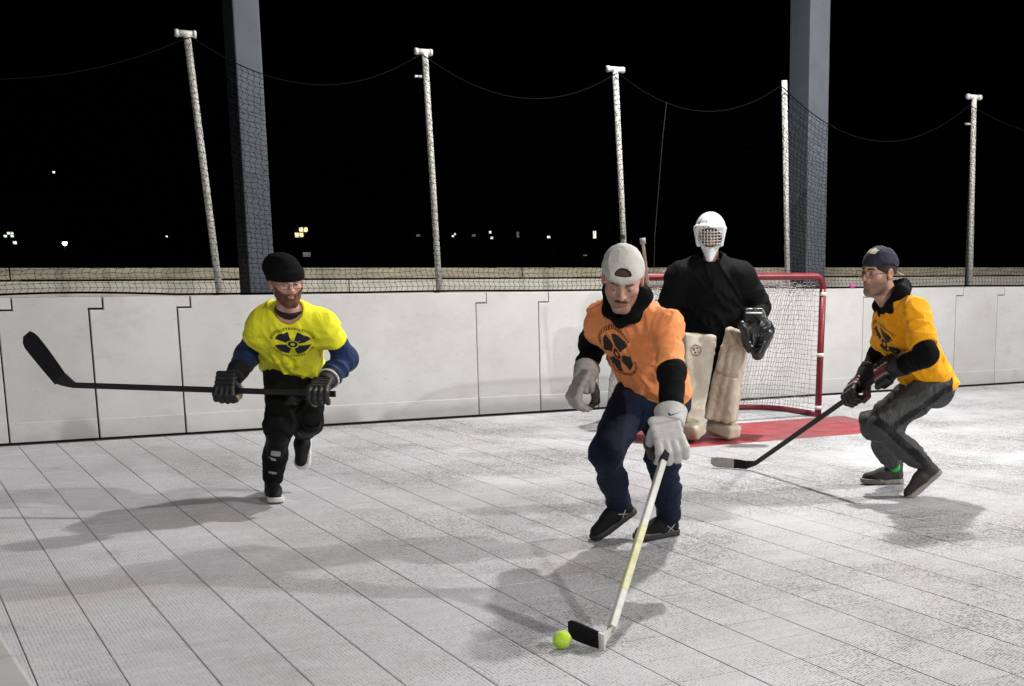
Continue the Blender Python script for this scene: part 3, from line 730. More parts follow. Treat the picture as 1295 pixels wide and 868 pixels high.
def brows(root, K, m, r=.0042):
    c, B = K['head'], K['HB']
    for s in (-1, 1):
        pts = [c+B.T@A3(s*a, b, z) for a, b, z in ((.013, .0985, .0275), (.026, .0975, .0315), (.040, .089, .0315), (.049, .078, .027))]
        MB().tube(pts, [r*.8, r, r*.9, r*.4], 6).build('eyebrow', m, root, True)
def glasses(root, K, m):
    c, B = K['head'], K['HB']; mb = MB()
    for s in (-1, 1):
        ring = [c+B.T@A3(s*.034+.024*math.copysign(abs(math.cos(a))**.7, math.cos(a)), .108-.05*abs(s*.034+.024*math.cos(a))**1.3, .004+.0165*math.copysign(abs(math.sin(a))**.7, math.sin(a))) for a in np.linspace(0, 2*math.pi, 25)]
        mb.tube(ring, .0013, 5, cap=False)
        mb.tube([c+B.T@A3(s*.058, .103, .009), c+B.T@A3(s*.076, .07, .010), c+B.T@A3(s*.080, -.004, .012)], .0013, 5)
    mb.tube([c+B.T@A3(-.011, .108, .008), c+B.T@A3(0, .1095, .010), c+B.T@A3(.011, .108, .008)], .0013, 5)
    g = mb.build('glasses', m, root, True)
    lm = MATS.get('lens_glass')
    if lm is None:
        lm = bpy.data.materials.new('lens_glass'); lm.use_nodes = True; nn = lm.node_tree; nn.nodes.clear()
        o_ = nn.nodes.new('ShaderNodeOutputMaterial'); mx = nn.nodes.new('ShaderNodeMixShader'); tr_ = nn.nodes.new('ShaderNodeBsdfTransparent'); gl = nn.nodes.new('ShaderNodeBsdfGlossy')
        gl.inputs['Roughness'].default_value = .05; mx.inputs[0].default_value = .05
        nn.links.new(tr_.outputs[0], mx.inputs[1]); nn.links.new(gl.outputs[0], mx.inputs[2]); nn.links.new(mx.outputs[0], o_.inputs[0]); MATS['lens_glass'] = lm
    for s in (-1, 1):
        ring = [c+B.T@A3(s*.034+.0235*math.copysign(abs(math.cos(a))**.7, math.cos(a)), .108-.05*abs(s*.034+.024*math.cos(a))**1.3, .004+.016*math.copysign(abs(math.sin(a))**.7, math.sin(a))) for a in np.linspace(0, 2*math.pi, 24, endpoint=False)]
        mesh_obj('lens', ring, [tuple(range(24))], lm, g)

def shirt_ridges(K, g, fl, wide, hem, hang, seed, n):
    """soft drape folds laid on the shirt's surface"""
    u, r, f = K['fr']; pel, neck = K['pel'], K['neck']; rg = np.random.default_rng(seed); out = []; sp = np.linalg.norm(neck-pel)
    def base(p):
        P = p[None].astype(np.float32); Q = squash(P, pel, f, fl); d = torso(P, K, g, fl, wide)
        return float(smin(d, cone(Q, pel-u*(hem+.05), pel+u*.2, .152*wide+g+hang, .145*wide+g)*.85, .04)[0])
    for i in range(n):
        th = math.radians(rg.uniform(5, 175) if i % 4 else rg.uniform(185, 355)); h0 = rg.uniform(-hem*.6, sp*.72); L0 = rg.uniform(.10, .22); dth = rg.choice([-1, 1])*rg.uniform(.1, .8); pts = []
        ins = rg.uniform(-.006, .000)
        for t in (0, .5, 1):
            a_ = th+dth*(t-.5); rad = nrm(r*math.cos(a_)+f*math.sin(a_)); p = pel+u*(h0+L0*(t-.5))+rad*.14
            for _ in range(4): p = p-rad*base(p)
            pts.append(p-rad*ins)
        out.append((pts, rg.uniform(.012, .022)))
    return out
def build_shirt(root, K, m, hem=.10, sl=(.62, .62), g=.026, fl=.72, seed=1, name='shirt', neckr=.072, wide=1.0, sr=(.078, .092), amp=.010, hang=.02, hem_tilt=0.0, h=.0075, neckdrop=0, hem_f=0.0, nridge=26):
    u, r, f = K['fr']; pel, neck = K['pel'], K['neck']; ends = {}
    for s, q in zip('RL', sl): ends[s] = K['sh'+s]*(1-q)+K['el'+s]*q
    hn = nrm(u+r*hem_tilt+f*hem_f); hc = pel-u*hem
    rid = shirt_ridges(K, g, fl, wide, hem, hang, seed, nridge)
    def fn(P):
        Q = squash(P, pel, f, fl); d = torso(P, K, g, fl, wide)
        d = smin(d, cone(Q, pel-u*(hem+.05), pel+u*.2, .152*wide+g+hang, .145*wide+g)*.85, .04)
        d = folds(P, d, amp*1.3, 11.0, seed, axis=r*.6+u, ratio=3.2); d = folds(P, d, amp*.9, 14.0, seed+9, axis=r-u*.6, ratio=3.6)
        nb_ = np.abs(d) < .045; Pn = P[nb_]; dn = d[nb_]
        for pts_, rr_ in rid: dn = smin(dn, chain(Pn, pts_, [rr_*.3, rr_, rr_*.25], .01), .012)
        d[nb_] = dn
        d = smax(d, -plane(P, hc, hn)-.006*np.sin(plane(P, pel, r)*26+seed), .008)
        for s, q in zip('RL', sl):
            ax = nrm(K['el'+s]-K['sh'+s]); a = cone(P, K['sh'+s], ends[s]+ax*.03, sr[0], sr[1])
            a = folds(P, a, amp*1.0, 14.0, seed+3, axis=ax+r*.5, ratio=2.6); a = smax(a, plane(P, ends[s], ax), .006)
            d = smin(d, a, .07)
        d = smax(d, -cone(P, neck-u*neckdrop+f*.012, neck+u*.25+f*.06, neckr, neckr+.02), .01)
        return d
    pts = [pel-u*hem, neck+u*.05, K['shR'], K['shL'], ends['R'], ends['L']]
    return sdf_obj(name, fn, pts, .26, h, m, root)
def build_sleeve(root, K, s, m, r=(.066, .058, .045), start=.3, seed=4, amp=.009, to=1.0):
    a = K['sh'+s]*(1-start)+K['el'+s]*start; w = K['el'+s]*(1-to)+K['wr'+s]*to
    def fn(P):
        d = chain(P, [a, K['el'+s], w], list(r), .03); ax = nrm(w-K['el'+s])
        d = folds(P, d, amp, 16.0, seed, axis=ax, ratio=3.0); return smax(d, plane(P, w, ax), .004)
    return sdf_obj('sleeve', fn, [a, K['el'+s], w], .1, .007, m, root)
def build_trousers(root, K, m, top=.06, rad=(.108, .080, .066, .064), seed=11, amp=.010, cut=.05, name='trousers', fl=.74, knee=None, tint=None):
    u, r, f = K['fr']; pel = K['pel']; ex = {}
    for s in 'RL': ax = nrm(K['an'+s]-K['kn'+s]); ex[s] = (K['an'+s]-ax*cut, ax)
    def fn(P):
        d = cone(squash(P, pel, f, fl), pel-u*.07, pel+u*top, .160, .135)*.85
        for s in 'RL':
            hp, kn, an = K['hip'+s], K['kn'+s], K['an'+s]; e, ax = ex[s]
            mid = kn*.45+an*.55
            l = chain(P, [hp, kn, mid, e+ax*.06], list(rad), .05)
            l = folds(P, l, amp, 11.0, seed, axis=nrm(kn-hp)+ax*1.2, ratio=2.6); l = folds(P, l, amp*.5, 24.0, seed+2, axis=ax, ratio=3)
            l = smax(l, plane(P, e, ax), .006); d = smin(d, l, .05)
        return d
    pts = [pel+u*top]+[K[k+s] for s in 'RL' for k in ('hip', 'kn', 'an')]
    return sdf_obj(name, fn, pts, .17, .0085, m, root, tint)
def build_shoe(root, K, s, m, ms, L=.285, stripe=None, lace=None):
    t, n = K['ft'+s]; t = nrm(t); n = nrm(n-t*(n@t)); b = np.cross(n, t); A = K['an'+s]
    o = A-t*.062-n*.092; B = np.array([t, b, n])
    def up(P):
        q = tohead(P, o, B); qq = q.copy(); qq[:, 1] *= 1.05
        d = cone(qq, (.05, 0, .047), (.13, 0, .052), .040, .045); d = smin(d, cone(qq, (.13, 0, .050), (L-.052, 0, .034), .045, .036), .03)
        d = smin(d, cone(q, (.058, 0, .06), (.055, 0, .118), .040, .043), .02)
        d = smin(d, cone(q, (.09, 0, .085), (.17, 0, .062), .022, .020), .02)
        d = smax(d, -cone(q, (.055, 0, .125), (.055, 0, .16), .034, .034), .006); d = smax(d, q[:, 2]-.128+.2*(q[:, 0]-.055), .004)
        return smax(d, .020-q[:, 2], .003)
    def so(P):
        q = tohead(P, o, B); z = q[:, 2].copy(); q[:, 2] = 0; q[:, 1] *= 1.0
        d = np.minimum(cone(q, (.046, 0, 0), (.12, .003, 0), .043, .040), cone(q, (.12, .003, 0), (L-.052, .004, 0), .040, .048))
        wig = .004*np.sin(q[:, 0]*26); return smax(d, np.abs(z-.016-np.maximum(0, q[:, 0]-.2)*.08)-.015+wig*.3, .004)
    pts = [o, o+t*L, o+n*.14]
    sh = sdf_obj('shoe', up, pts, .07, .0045, m, root); sdf_obj('sole', so, pts, .07, .0045, ms, sh)
    if lace is not None:
        mb = MB()
        for k in range(5):
            x = .105+.02*k; z = .112-.011*k
            mb.tube([o+t*(x+.006)-b*.026+n*(z-.012), o+t*x+n*(z+.001), o+t*(x+.006)+b*.026+n*(z-.012)], .003, 5)
        mb.build('laces', lace, sh, True)
    return sh, o, B
def build_glove(root, K, s, a, m, cuffm, palmm, side=1, open_=0.0, rollm=None, scale=1.0, cl=.075):
    """padded hockey glove: a = shaft axis towards the thumb side; e1 points from the wrist past the shaft, e2 is the back of the hand"""
    w, hnd = K['wr'+s], K['ha'+s]; a = nrm(a); e1 = hnd-w; e1 = nrm(e1-a*(e1@a)); e2 = np.cross(a, e1)*side; k = scale
    loc = lambda x, y, z: hnd+(a*x+e1*y+e2*z)*k
    cut = lambda p, q, t: np.array(p)*(1-t)+np.array(q)*t
    offs = (-.047, -.016, .016, .046); ln = (.86, .98, 1.0, .94)
    fing = []
    for off, l in zip(offs, ln):
        c = [(off*.9, -.005, .036), (off, .04*l, .034), (off*1.03, .064*l, .006), (off*1.05, .046*l, -.031), (off, .012, -.036)]
        if open_: c[3] = cut(c[3], (off*1.1, .088*l, -.022), open_); c[4] = cut(c[4], (off*1.1, .10*l, -.05), open_)
        fing.append(c)
    th = [(.040, -.055, -.004), (.062, -.02, -.026), (.052, .012, -.050), (.030, .034, -.052)]
    def fn(P):
        d = None
        for c in fing:
            e = chain(P, [loc(*q) for q in c], [.0165*k, .0175*k, .0165*k, .0150*k, .0125*k], .006)
            # grooves between the padded finger segments
            d = e if d is None else smin(d, e, .003)
        d = smin(d, chain(P, [loc(*q) for q in th], [.021*k, .0205*k, .019*k, .015*k], .008), .005)
        for j in range(4):
            y = -.085+.026*j; rr = .0175*k
            d = smin(d, cone(P, loc(-.042, y, .030+.002*j), loc(.042, y, .030+.002*j), rr, rr), .004)
        d = smin(d, rbox(P, loc(0, -.045, .006), A3(.044, .048, .024)*k, .015, np.array([a, e1, e2])), .008)
        return d
    allp = [loc(*q) for c in fing for q in c]+[loc(*q) for q in th]+[loc(0, -.1, .03), w]
    def tint(V):
        q = tohead(V, hnd, np.array([a, e1, e2]))/k; c = np.tile(np.array(m[0], np.float32), (len(V), 1))
        pz = (q[:, 2] < -.010) & (q[:, 1] < .05); c[pz] = m[1]
        if len(m) > 2:
            for (lo, hi, colr) in m[2]: mk = (q[:, 2] > .012) & (q[:, 1] > lo) & (q[:, 1] < hi); c[mk] = colr
        return c
    g = sdf_obj('glove', fn, allp, .03, .0042, mat('glove_leather', (1, 1, 1), .55, .18, 30, .25, 300, attr='tint'), root, tint)
    back = nrm(w-K['el'+s]); c0 = w-back*cl*k; c1 = w+back*.035*k; Bc = np.array([a, np.cross(back, a), back])
    def cf(P):
        d = cone(P, c0, c1, .062*k, .050*k); d = smax(smax(d, plane(P, c1, back), .005), -plane(P, c0, back), .005)
        ins = cone(P, c0-back*.03, w, .050*k, .036*k); d = smax(d, -ins, .004)
        return d
    sdf_obj('cuff', cf, [c0, c1], .08*k, .005, cuffm, g)
    return g, loc, np.array([a, e1, e2])

# ------------------------------------------------------------------ sticks
def stick(name, label, butt, heel, toe, bup, shaft_m, blade_m, grip_m=None, grip=.0, toe_m=None, toe_from=1.0, bh=.068, curve=.012, sec=(.0145, .0105), tape_m=None, tape=None, knob=None):
    o = empty(name, tuple(heel), label, 'hockey stick'); ax = nrm(heel-butt); bd = nrm(toe-heel); side = nrm(np.cross(bd, bup)); up2 = nrm(np.cross(side, bd))
    L = np.linalg.norm(heel-butt); s0 = butt; bl = np.linalg.norm(toe-heel)
    hs = heel-ax*.11+up2*.0
    MB().tube([butt+ax*grip*L, hs], 1.0, sec=rsec(sec[0], sec[1], .003), up=np.cross(side, ax)).build('shaft', shaft_m, o)
    if grip: MB().tube([butt, butt+ax*grip*L], 1.08, sec=rsec(sec[0], sec[1], .003), up=np.cross(side, ax)).build('grip', grip_m, o)
    if knob is not None: MB().tube([butt-ax*.015, butt+ax*.02], .021, 10).build('knob', knob, o, True)
    if tape: MB().tube([butt+ax*L*tape[0], butt+ax*L*tape[1]], 1.05, sec=rsec(sec[0], sec[1], .003), up=np.cross(side, ax)).build('shaft_tape', tape_m, o)
    # hosel and blade: one swept plate
    def plate(t0, t1, n, mtl, nm, extra=0.0, hosel=False):
        V = []; N = n+1
        for i in range(N):
            t = t0+(t1-t0)*i/n; c = heel+bd*bl*t+side*curve*(t*t*1.4); lo, hi = 0.0, bh*(.86+.18*math.sin(min(t, 1)*2.2))
            if t > .82: q = (t-.82)/.18; lo += bh*.34*q**2.2; hi -= bh*.16*q**2.2
            th = .0055+extra
            for z, d in ((lo-extra, -th*.8), (lo-extra, th*.8), (hi+extra, th*.6), (hi+extra, -th*.6)): V.append(c+up2*z+side*d)
        Fc = [(i*4+k, i*4+(k+1) % 4, (i+1)*4+(k+1) % 4, (i+1)*4+k) for i in range(N-1) for k in range(4)]+[(3, 2, 1, 0), tuple((N-1)*4+k for k in range(4))]
        return MB().add(V, Fc).build(nm, mtl, o)
    hz = MB(); V = []
    for i, t in enumerate(np.linspace(0, 1, 6)):
        c = hs*(1-t)+(heel+bd*bl*.05+up2*bh*.42)*t; hh = sec[0]*(1-t)+bh*.44*t; d = nrm(up2*t+np.cross(side, ax)*(1-t)*np.sign(np.cross(side, ax)@up2+1e-6)); w = sec[1]*(1-t)+.006*t
        V += [c+d*hh-side*w, c+d*hh+side*w, c-d*hh+side*w, c-d*hh-side*w]
    hz.add(V, [(i*4+k, i*4+(k+1) % 4, (i+1)*4+(k+1) % 4, (i+1)*4+k) for i in range(5) for k in range(4)]+[(3, 2, 1, 0), (20, 21, 22, 23)]); hz.build('hosel', shaft_m, o)
    plate(0.0, toe_from, 12, blade_m, 'blade')
    if toe_m is not None: plate(toe_from-.0, 1.0, 8, toe_m, 'toe_tape', .0012)
    return o

UPZ = A3(0, 0, 1); IR = nrm(R0); IL = -IR; TC = -FH
CLOTH = dict(rough=.85, bump=.12, bscale=420, sheen=.08, spec=.25)
blackk = mat('black_knit', (.005, .005, .0055), .95, .3, 40, .5, 260, spec=.1)
black_fab = mat('black_fabric', (.0045, .0045, .005), .9, .3, 12, .15, 300, spec=.15)
def person(loc, label, group=None): return empty('person', (loc[0], loc[1], 0), label, 'person', group)
def wheel_logo(sh, K, org, m, sx, sy, rot=0.0, hub=None):
    u, r, f = K['fr']; ca, sa = math.cos(rot), math.sin(rot)
    def T(g): return [[(sx*(x*ca-y*sa), sy*(x*sa+y*ca)) for x, y in row] for row in g]
    gr = [T(sector(.36, 1.0, a+14, a+76, 5, 9)) for a in (0, 90, 180, 270)]
    gr += [T(sector(.12, .27, a, a+92, 2, 8)) for a in (0, 90, 180, 270)]
    lg_ = decal('logo', sh, org, -r, u, gr, m, .002); gr = []
    rnd = random.Random(3); a = 18
    while a < 165:
        w = rnd.uniform(3, 6); gr.append(T(sector(1.14, 1.30, a, a+w, 2, 2))); a += w+2.2
    a = 205
    while a < 335:
        w = rnd.uniform(3, 6); gr.append(T(sector(1.14, 1.28, a, a+w, 2, 2))); a += w+2.2
    tag(decal('logo_lettering', sh, org, -r, u, gr, hub, .002), kind='stuff'); return lg_
def cap_dome(q, rx=.084, ry=.106, rz=.098, cz=.030): return ell(q, (0, -.012, cz), (rx, ry, rz))

# ---------------------------------------------------------------- player in yellow
K = {}
K['pel'] = J(371, 464, 7.88); K['neck'] = bone(K['pel'], 366, 396, .48, -1); K['head'] = bone(K['neck'], 362, 358, .20, -1)
K['shR'] = bone(K['neck'], 331, 409, .185, 1); K['shL'] = bone(K['neck'], 409, 409, .19, .3)
K['elR'] = bone(K['shR'], 313, 449, .29, 1); K['wrR'] = bone(K['elR'], 298, 474, .25, -1)
K['elL'] = bone(K['shL'], 438, 453, .29, 1); K['wrL'] = bone(K['elL'], 414, 481, .25, -1)
K['hipR'] = bone(K['pel'], 356, 476, .1, -1); K['hipL'] = bone(K['pel'], 387, 476, .1, 1)
K['knR'] = bone(K['hipR'], 353, 538, .43, -1); K['anR'] = bone(K['knR'], 344, 611, .42, 1); K['anR'][2] = .094
K['knL'] = bone(K['hipL'], 391, 533, .43, -1); K['anL'] = bone(K['knL'], 381, 545, .42, 1)
K['ftR'] = (nrm((CAM-K['anR'])*A3(1, 1, 0)+IR*.6), UPZ); K['ftL'] = (nrm(-UPZ*.86+TC*.5), nrm(TC*.8+UPZ*.5))
hl, bt = J(70, 486.5, 7.50), J(424, 498.5, 7.46); sax = nrm(hl-bt)
onst = lambda x: bt+(hl-bt)*((424-x)/(424-70.0))
K['haR'], K['haL'] = onst(287), onst(405)
K['HB'] = head_frame(K['head'], -15, 10, -4, 1.02); K['fr'] = frame_of(K); K['mouth'] = .0055; K['gaze'] = .002
K['stubble'] = ((.24, .11, .07), .5)
K['eyeopen'] = .0042
root = person(K['anR'], 'person running in yellow shirt and black beanie holding a black stick level')
body = build_body(root, K, (.58, .35, .27))
c, B = K['head'], K['HB']
beard_m = mat('ginger_beard', (.15, .062, .034), .9, .5, 90, .8, 500)
def beard(P):
    q = tohead(P, c, B); d = head_sdf(q, .0055)-.0035; d = folds(P, d, .0035, 60, 3)
    x = np.abs(q[:, 0]); reg = np.maximum(q[:, 2]+.040-1.0*np.maximum(0, x-.038), .016-q[:, 1])
    lips = ell(np.stack([x, q[:, 1], q[:, 2]], 1), (0, .10, -.056), (.018, .03, .010)); return smax(smax(d, reg, .008), -lips, .004)
sdf_obj('beard', beard, [c], .16, .0036, beard_m, root)
brows(root, K, mat('ginger_brow', (.13, .06, .03), .9, .2, 80)); glasses(root, K, mat('glasses_wire', (.03, .025, .025), .35, metal=.6))
def beanie(P):
    q = tohead(P, c, B); d = ell(q, (0, -.016, .038), (.094, .115, .115)); d = smin(d, ell(q, (.035, -.07, .085), (.062, .06, .055)), .05)
    d = folds(P, d, .006, 22, 8, axis=B[2], ratio=2); cut = .030+.10*np.maximum(0, -q[:, 1])*.0-q[:, 2]-.30*np.maximum(0, -q[:, 1]-.0)
    cuff = ell(q, (0, -.012, .045), (.096, .114, .115)); cuff = smax(smax(cuff, -(q[:, 2]-.026+.32*np.maximum(0, -q[:, 1])), .006), q[:, 2]-.075+.3*np.maximum(0, -q[:, 1]), .01)
    return smin(smax(d, cut, .006), cuff-.004, .006)
sdf_obj('beanie', beanie, [c, c+B[2]*.08], .16, .0048, blackk, root)
ysm = mat('yellow_jersey', (.86, .83, .03), .8, .08, 7, .15, 380, sheen=.05, spec=.25, crease=.3)
shirt = build_shirt(root, K, ysm, hem=.055, sl=(.50, .52), g=.012, seed=21, hang=.022, amp=.014, hem_tilt=-.24, sr=(.058, .072), wide=.95)
navyp = mat('navy_print', (.012, .014, .03), .8, .2, 30)
u, r, f = K['fr']; wheel_logo(shirt, K, K['pel']+u*.37-r*.03+f*.1, navyp, .098, .085, 0.0, mat('olive_print', (.30, .29, .012), .8, .2, 30))
def collar(P):
    d = np.abs(np.linalg.norm(squash(P, K['neck'], f, .9)-(K['neck']+u*.0).astype(np.float32)-(plane(P, K['neck'], u))[:, None]*u.astype(np.float32), axis=1)-.066)-.011
    return smax(d, np.abs(plane(P, K['neck']+u*.016+f*.01, nrm(u-f*.35)))-.032, .008)
sdf_obj('collar', collar, [K['neck']], .12, .005, mat('dark_maroon_collar', (.022, .010, .012), .9, .3, 60), shirt)
navy = mat('navy_sleeve', (.010, .026, .085), .85, .25, 14, .2, 320, sheen=.05, spec=.25, crease=.3)
for s, q in (('R', 71), ('L', 72)): build_sleeve(root, K, s, navy, (.056, .066, .048), .44, q, .012, .93)
build_trousers(root, K, black_fab, .07, (.100, .068, .058, .056), 31, .012, .02)
pad_m = mat('knee_pad_shell', (.003, .003, .0035), .6, .3, 20, .1, 100, spec=.15); pad_w = mat('pad_reflect', (.30, .30, .30), .5, .2, 30)
for s in 'RL':   # shin guards strapped over the trousers
    kn, an = K['kn'+s], K['an'+s]; ax = nrm(an-kn); fd = K['fr'][2] if s == 'R' else nrm(K['fr'][2]-UPZ*.3); fd = nrm(fd-ax*(fd@ax)); sd = np.cross(ax, fd)
    def guard(P):
        d = cone(P, kn+fd*.02-ax*.05, kn+ax*.04+fd*.025, .063, .064); d = smin(d, cone(P, kn+ax*.06+fd*.02, kn+ax*.29+fd*.012, .061, .052), .012)
        d = smax(d, -cone(P, kn-ax*.1, an, .052, .045), .006); return smax(d, -plane(P, kn-fd*.005, fd), .006)
    g = sdf_obj('shin_guard', guard, [kn-ax*.06, kn+ax*.3], .11, .006, pad_m, root)
    for t0, t1, w, x in ((.13, .165, .026, .004), (.185, .20, .022, -.012), (.29, .305, .022, .0)):
        decal('reflector', g, kn, -sd, -ax, [strip([(-w+x, -t0), (x, -t0+.006), (w+x, -t0)], [(-w+x, -t1), (x, -t1), (w+x, -t1)], 4)], pad_w, .002) if s == 'R' else None
blacksh = mat('black_shoe', (.006, .006, .0065), .7, .3, 30, .3, 300, spec=.2); whites = mat('white_sole', (.55, .54, .52), .6, .15, 30)
for s in 'RL': build_shoe(root, K, s, blacksh, whites, lace=mat('dark_lace', (.03, .03, .03), .9))
blk = (.006, .006, .007); tan = (.30, .23, .16); cuffb = mat('black_cuff', (.006, .006, .007), .7, .3, 30, .3, 200); wstripe = mat('white_piping', (.6, .6, .58), .6, .1, 30)
gl, loc, _ = build_glove(root, K, 'R', -sax, [blk, tan, [(-.075, -.055, (.012, .012, .014))]], cuffb, None, side=-1)
gl2, loc2, _ = build_glove(root, K, 'L', sax, [blk, tan, []], cuffb, None, side=1)
w, e = K['wrL'], K['elL']; bk = nrm(w-e)
MB().tube([w-bk*.02+np.cross(bk, nrm(A3(*(math.cos(t)*nrm(np.cross(bk, UPZ))+math.sin(t)*np.cross(bk, nrm(np.cross(bk, UPZ)))))))*.058 for t in np.linspace(0, 2*math.pi, 25)], .006, 6, cap=False).build('cuff_stripe', wstripe, gl2, True)
blkstick = mat('black_composite', (.007, .006, .009), .4, .2, 20, spec=.3); blktape = mat('black_tape', (.009, .008, .011), .8, .35, 40, .3, 200, spec=.2)
stick('hockey_stick', 'black hockey stick held level by the player in yellow', bt, hl, J(21, 431, 7.50), nrm(IR+UPZ*.75), blkstick, blktape, blktape, .10, bh=.098, curve=.02, sec=(.0155, .0115))

# ---------------------------------------------------------------- player in orange
K = {}
K['pel'] = J(830, 487, 6.62); K['neck'] = bone(K['pel'], 797, 394, .50, -1); K['head'] = bone(K['neck'], 787.5, 353, .205, -1)
K['shR'] = bone(K['neck'], 761, 408, .185, 1); K['shL'] = bone(K['neck'], 841, 412, .205, -1)
K['elR'] = bone(K['shR'], 751, 434, .28, 1); K['wrR'] = bone(K['elR'], 740, 475, .26, -1)
K['elL'] = bone(K['shL'], 850, 469, .28, -1); K['wrL'] = bone(K['elL'], 848, 528, .26, -1)
K['hipR'] = bone(K['pel'], 802, 501, .1, -1); K['hipL'] = bone(K['pel'], 843, 501, .1, 1)
K['knR'] = bone(K['hipR'], 766, 573, .43, -1); K['anR'] = bone(K['knR'], 783, 636, .42, 1)
K['knL'] = bone(K['hipL'], 838, 580, .42, -1); K['anL'] = bone(K['knL'], 846, 655, .42, 1); K['anL'][2] = .094
K['ftL'] = (nrm(IL*.75+TC*.62), UPZ); K['ftR'] = (nrm(IL*.78+TC*.42-UPZ*.50), UPZ)
heelO = ground(765, 823); heelO[2] = .004; toeO = ground(714, 813); toeO[2] = .014
K['haL'] = bone(K['wrL'], 845, 562, .125, -1); buttO = K['haL']-(heelO-K['haL'])*.012; axO = nrm(heelO-buttO)
K['haR'] = bone(K['wrR'], 737, 497, .10, -1)
K['HB'] = head_frame(K['head'], 2, 31, 4, 1.12); K['fr'] = frame_of(K); K['eyeopen'] = .0028; K['gazez'] = .002
K['stubble'] = ((.22, .11, .075), .45)
root = person(K['anL'], 'person in orange shirt and white backwards cap stickhandling with one hand')
build_body(root, K, (.56, .335, .265)); c, B = K['head'], K['HB']
brown = mat('brown_hair', (.07, .042, .022), .8, .4, 60, .6, 300); brows(root, K, mat('brown_brow', (.10, .06, .035), .9, .2, 80), .0036)
MB().tube([c+B.T@A3(*q) for q in ((-.026, .092, -.049), (-.014, .1, -.0435), (0, .1025, -.0415), (.014, .1, -.0435), (.026, .092, -.049))], [.004, .0062, .0056, .0062, .004], 8).build('moustache', mat('moustache_hair', (.085, .05, .03), .9, .3, 90), root, True)
sdf_obj('hair', lambda P: smax(ell(tohead(P, c, B), (0, -.014, .034), (.0795, .101, .091)), .004-tohead(P, c, B)[:, 2]+.55*np.maximum(0, tohead(P, c, B)[:, 1]), .004), [c], .14, .0045, brown, root)
capw = mat('white_cap_cloth', (.60, .58, .54), .85, .14, 25, .25, 300)
def capO(P):
    q = tohead(P, c, B); d = cap_dome(q, .088, .108, .103, .036); d = folds(P, d, .003, 22, 5)
    d = smax(d, .036-q[:, 2]-.10*(q[:, 1]-.05)-.34*np.maximum(0, -q[:, 1]), .004)
    hole = np.maximum(ell(q*A3(1, 0, 1).astype(np.float32), (0, 0, .064), (.034, 1, .030)), .062-q[:, 2]); hole = np.maximum(hole, -q[:, 1])
    d = smax(d, -hole, .003); d = smax(d, -ell(q, (0, -.014, .034), (.0815, .1015, .094)), .003)
    br = rbox(q, (0, -.145, .012), (.07, .06, .004), .003, np.array([[1, 0, 0], [0, .96, .28], [0, -.28, .96]])); return np.minimum(d, br)
cap = sdf_obj('cap', capO, [c, c-B[1]*.06], .16, .0042, capw, root)
osm = mat('orange_jersey', (1.0, .345, .125), .8, .08, 7, .15, 380, sheen=.05, spec=.25, crease=.3)
shirt = build_shirt(root, K, osm, hem=.06, sl=(.50, .97), g=.010, seed=44, hang=.028, amp=.015, hem_tilt=.10, sr=(.050, .070), wide=.97, neckr=.078)
u, r, f = K['fr']; wheel_logo(shirt, K, K['pel']+u*.345+r*.045+f*.1, mat('dark_print', (.022, .014, .014), .8, .2, 30), .078, .120, .25, mat('rust_print', (.26, .07, .02), .8, .2, 30))
hoodm = mat('black_hood', (.005, .005, .006), .9, .3, 20, .2, 300, spec=.15)
def hoodO(P):
    n = K['neck']; pts = [n+u*.015+f*.088, n+u*.05-r*.07+f*.06, n+u*.10-r*.09-f*.02, n+u*.08-f*.09, n+u*.10+r*.085-f*.02, n+u*.045+r*.068+f*.06, n+u*.015+f*.088]
    d = chain(P, pts, [.024, .032, .040, .046, .036, .030, .024], .02); return folds(P, d, .006, 16, 6)
sdf_obj('hood', hoodO, [K['neck']], .19, .0055, hoodm, root)
bsl = mat('black_sleeve', (.004, .004, .005), .9, .3, 12, .2, 300, spec=.15)
for s, q, st in (('R', 81, .44), ('L', 83, .9)): build_sleeve(root, K, s, bsl, (.055, .060, .050), st, q, .012, .95)
dnavy = mat('dark_navy_trousers', (.007, .012, .032), .85, .35, 9, .2, 300, spec=.25, crease=.3)
build_trousers(root, K, dnavy, .05, (.106, .072, .060, .060), 51, .012, .0)
blacks = mat('black_sole', (.02, .02, .02), .6, .2, 30)
for s in 'LR':
    sh, o, SB = build_shoe(root, K, s, blacksh, blacks, lace=mat('dark_lace', (.03, .03, .03), .9))
    bx = [strip([(.055+.05*t, .028+.035*t) for t in np.linspace(0, 1, 5)], [(.062+.05*t, .028+.035*t) for t in np.linspace(0, 1, 5)]), strip([(.095-.04*t, .03+.035*t) for t in np.linspace(0, 1, 5)], [(.102-.04*t, .03+.035*t) for t in np.linspace(0, 1, 5)])]
    sd = np.cross(SB[2], SB[0]); sgn = 1 if sd@TC > 0 else -1
    decal('side_stripe', sh, o+sd*sgn*.02, SB[0]*(-1 if sgn > 0 else 1), SB[2], [[[(-x if sgn > 0 else x, y) for x, y in row] for row in g] for g in bx], mat('grey_stripe', (.30, .32, .27), .6), .0018, .2)
whiteg = (.60, .585, .565); palm = (.045, .032, .025); cuffw = mat('white_cuff', (.58, .565, .545), .6, .15, 25, .2, 200)
gl, loc, GB = build_glove(root, K, 'L', nrm(axO*.35+IL*.93), [whiteg, palm, []], cuffw, None, side=1, scale=1.2, cl=.03)
gry = (.40, .375, .345); cuffg = mat('grey_cuff', (.42, .40, .37), .65, .2, 25, .2, 200)
build_glove(root, K, 'R', nrm(IR*.5+TC*.85), [gry, palm, []], cuffg, None, side=-1, open_=.45, scale=1.05, cl=.055)
sw = strip([(-.030, .004), (-.022, -.006), (-.008, -.003), (.012, .006), (.032, .016)], [(-.024, .010), (-.019, .000), (-.008, .002), (.012, .008), (.032, .0165)])
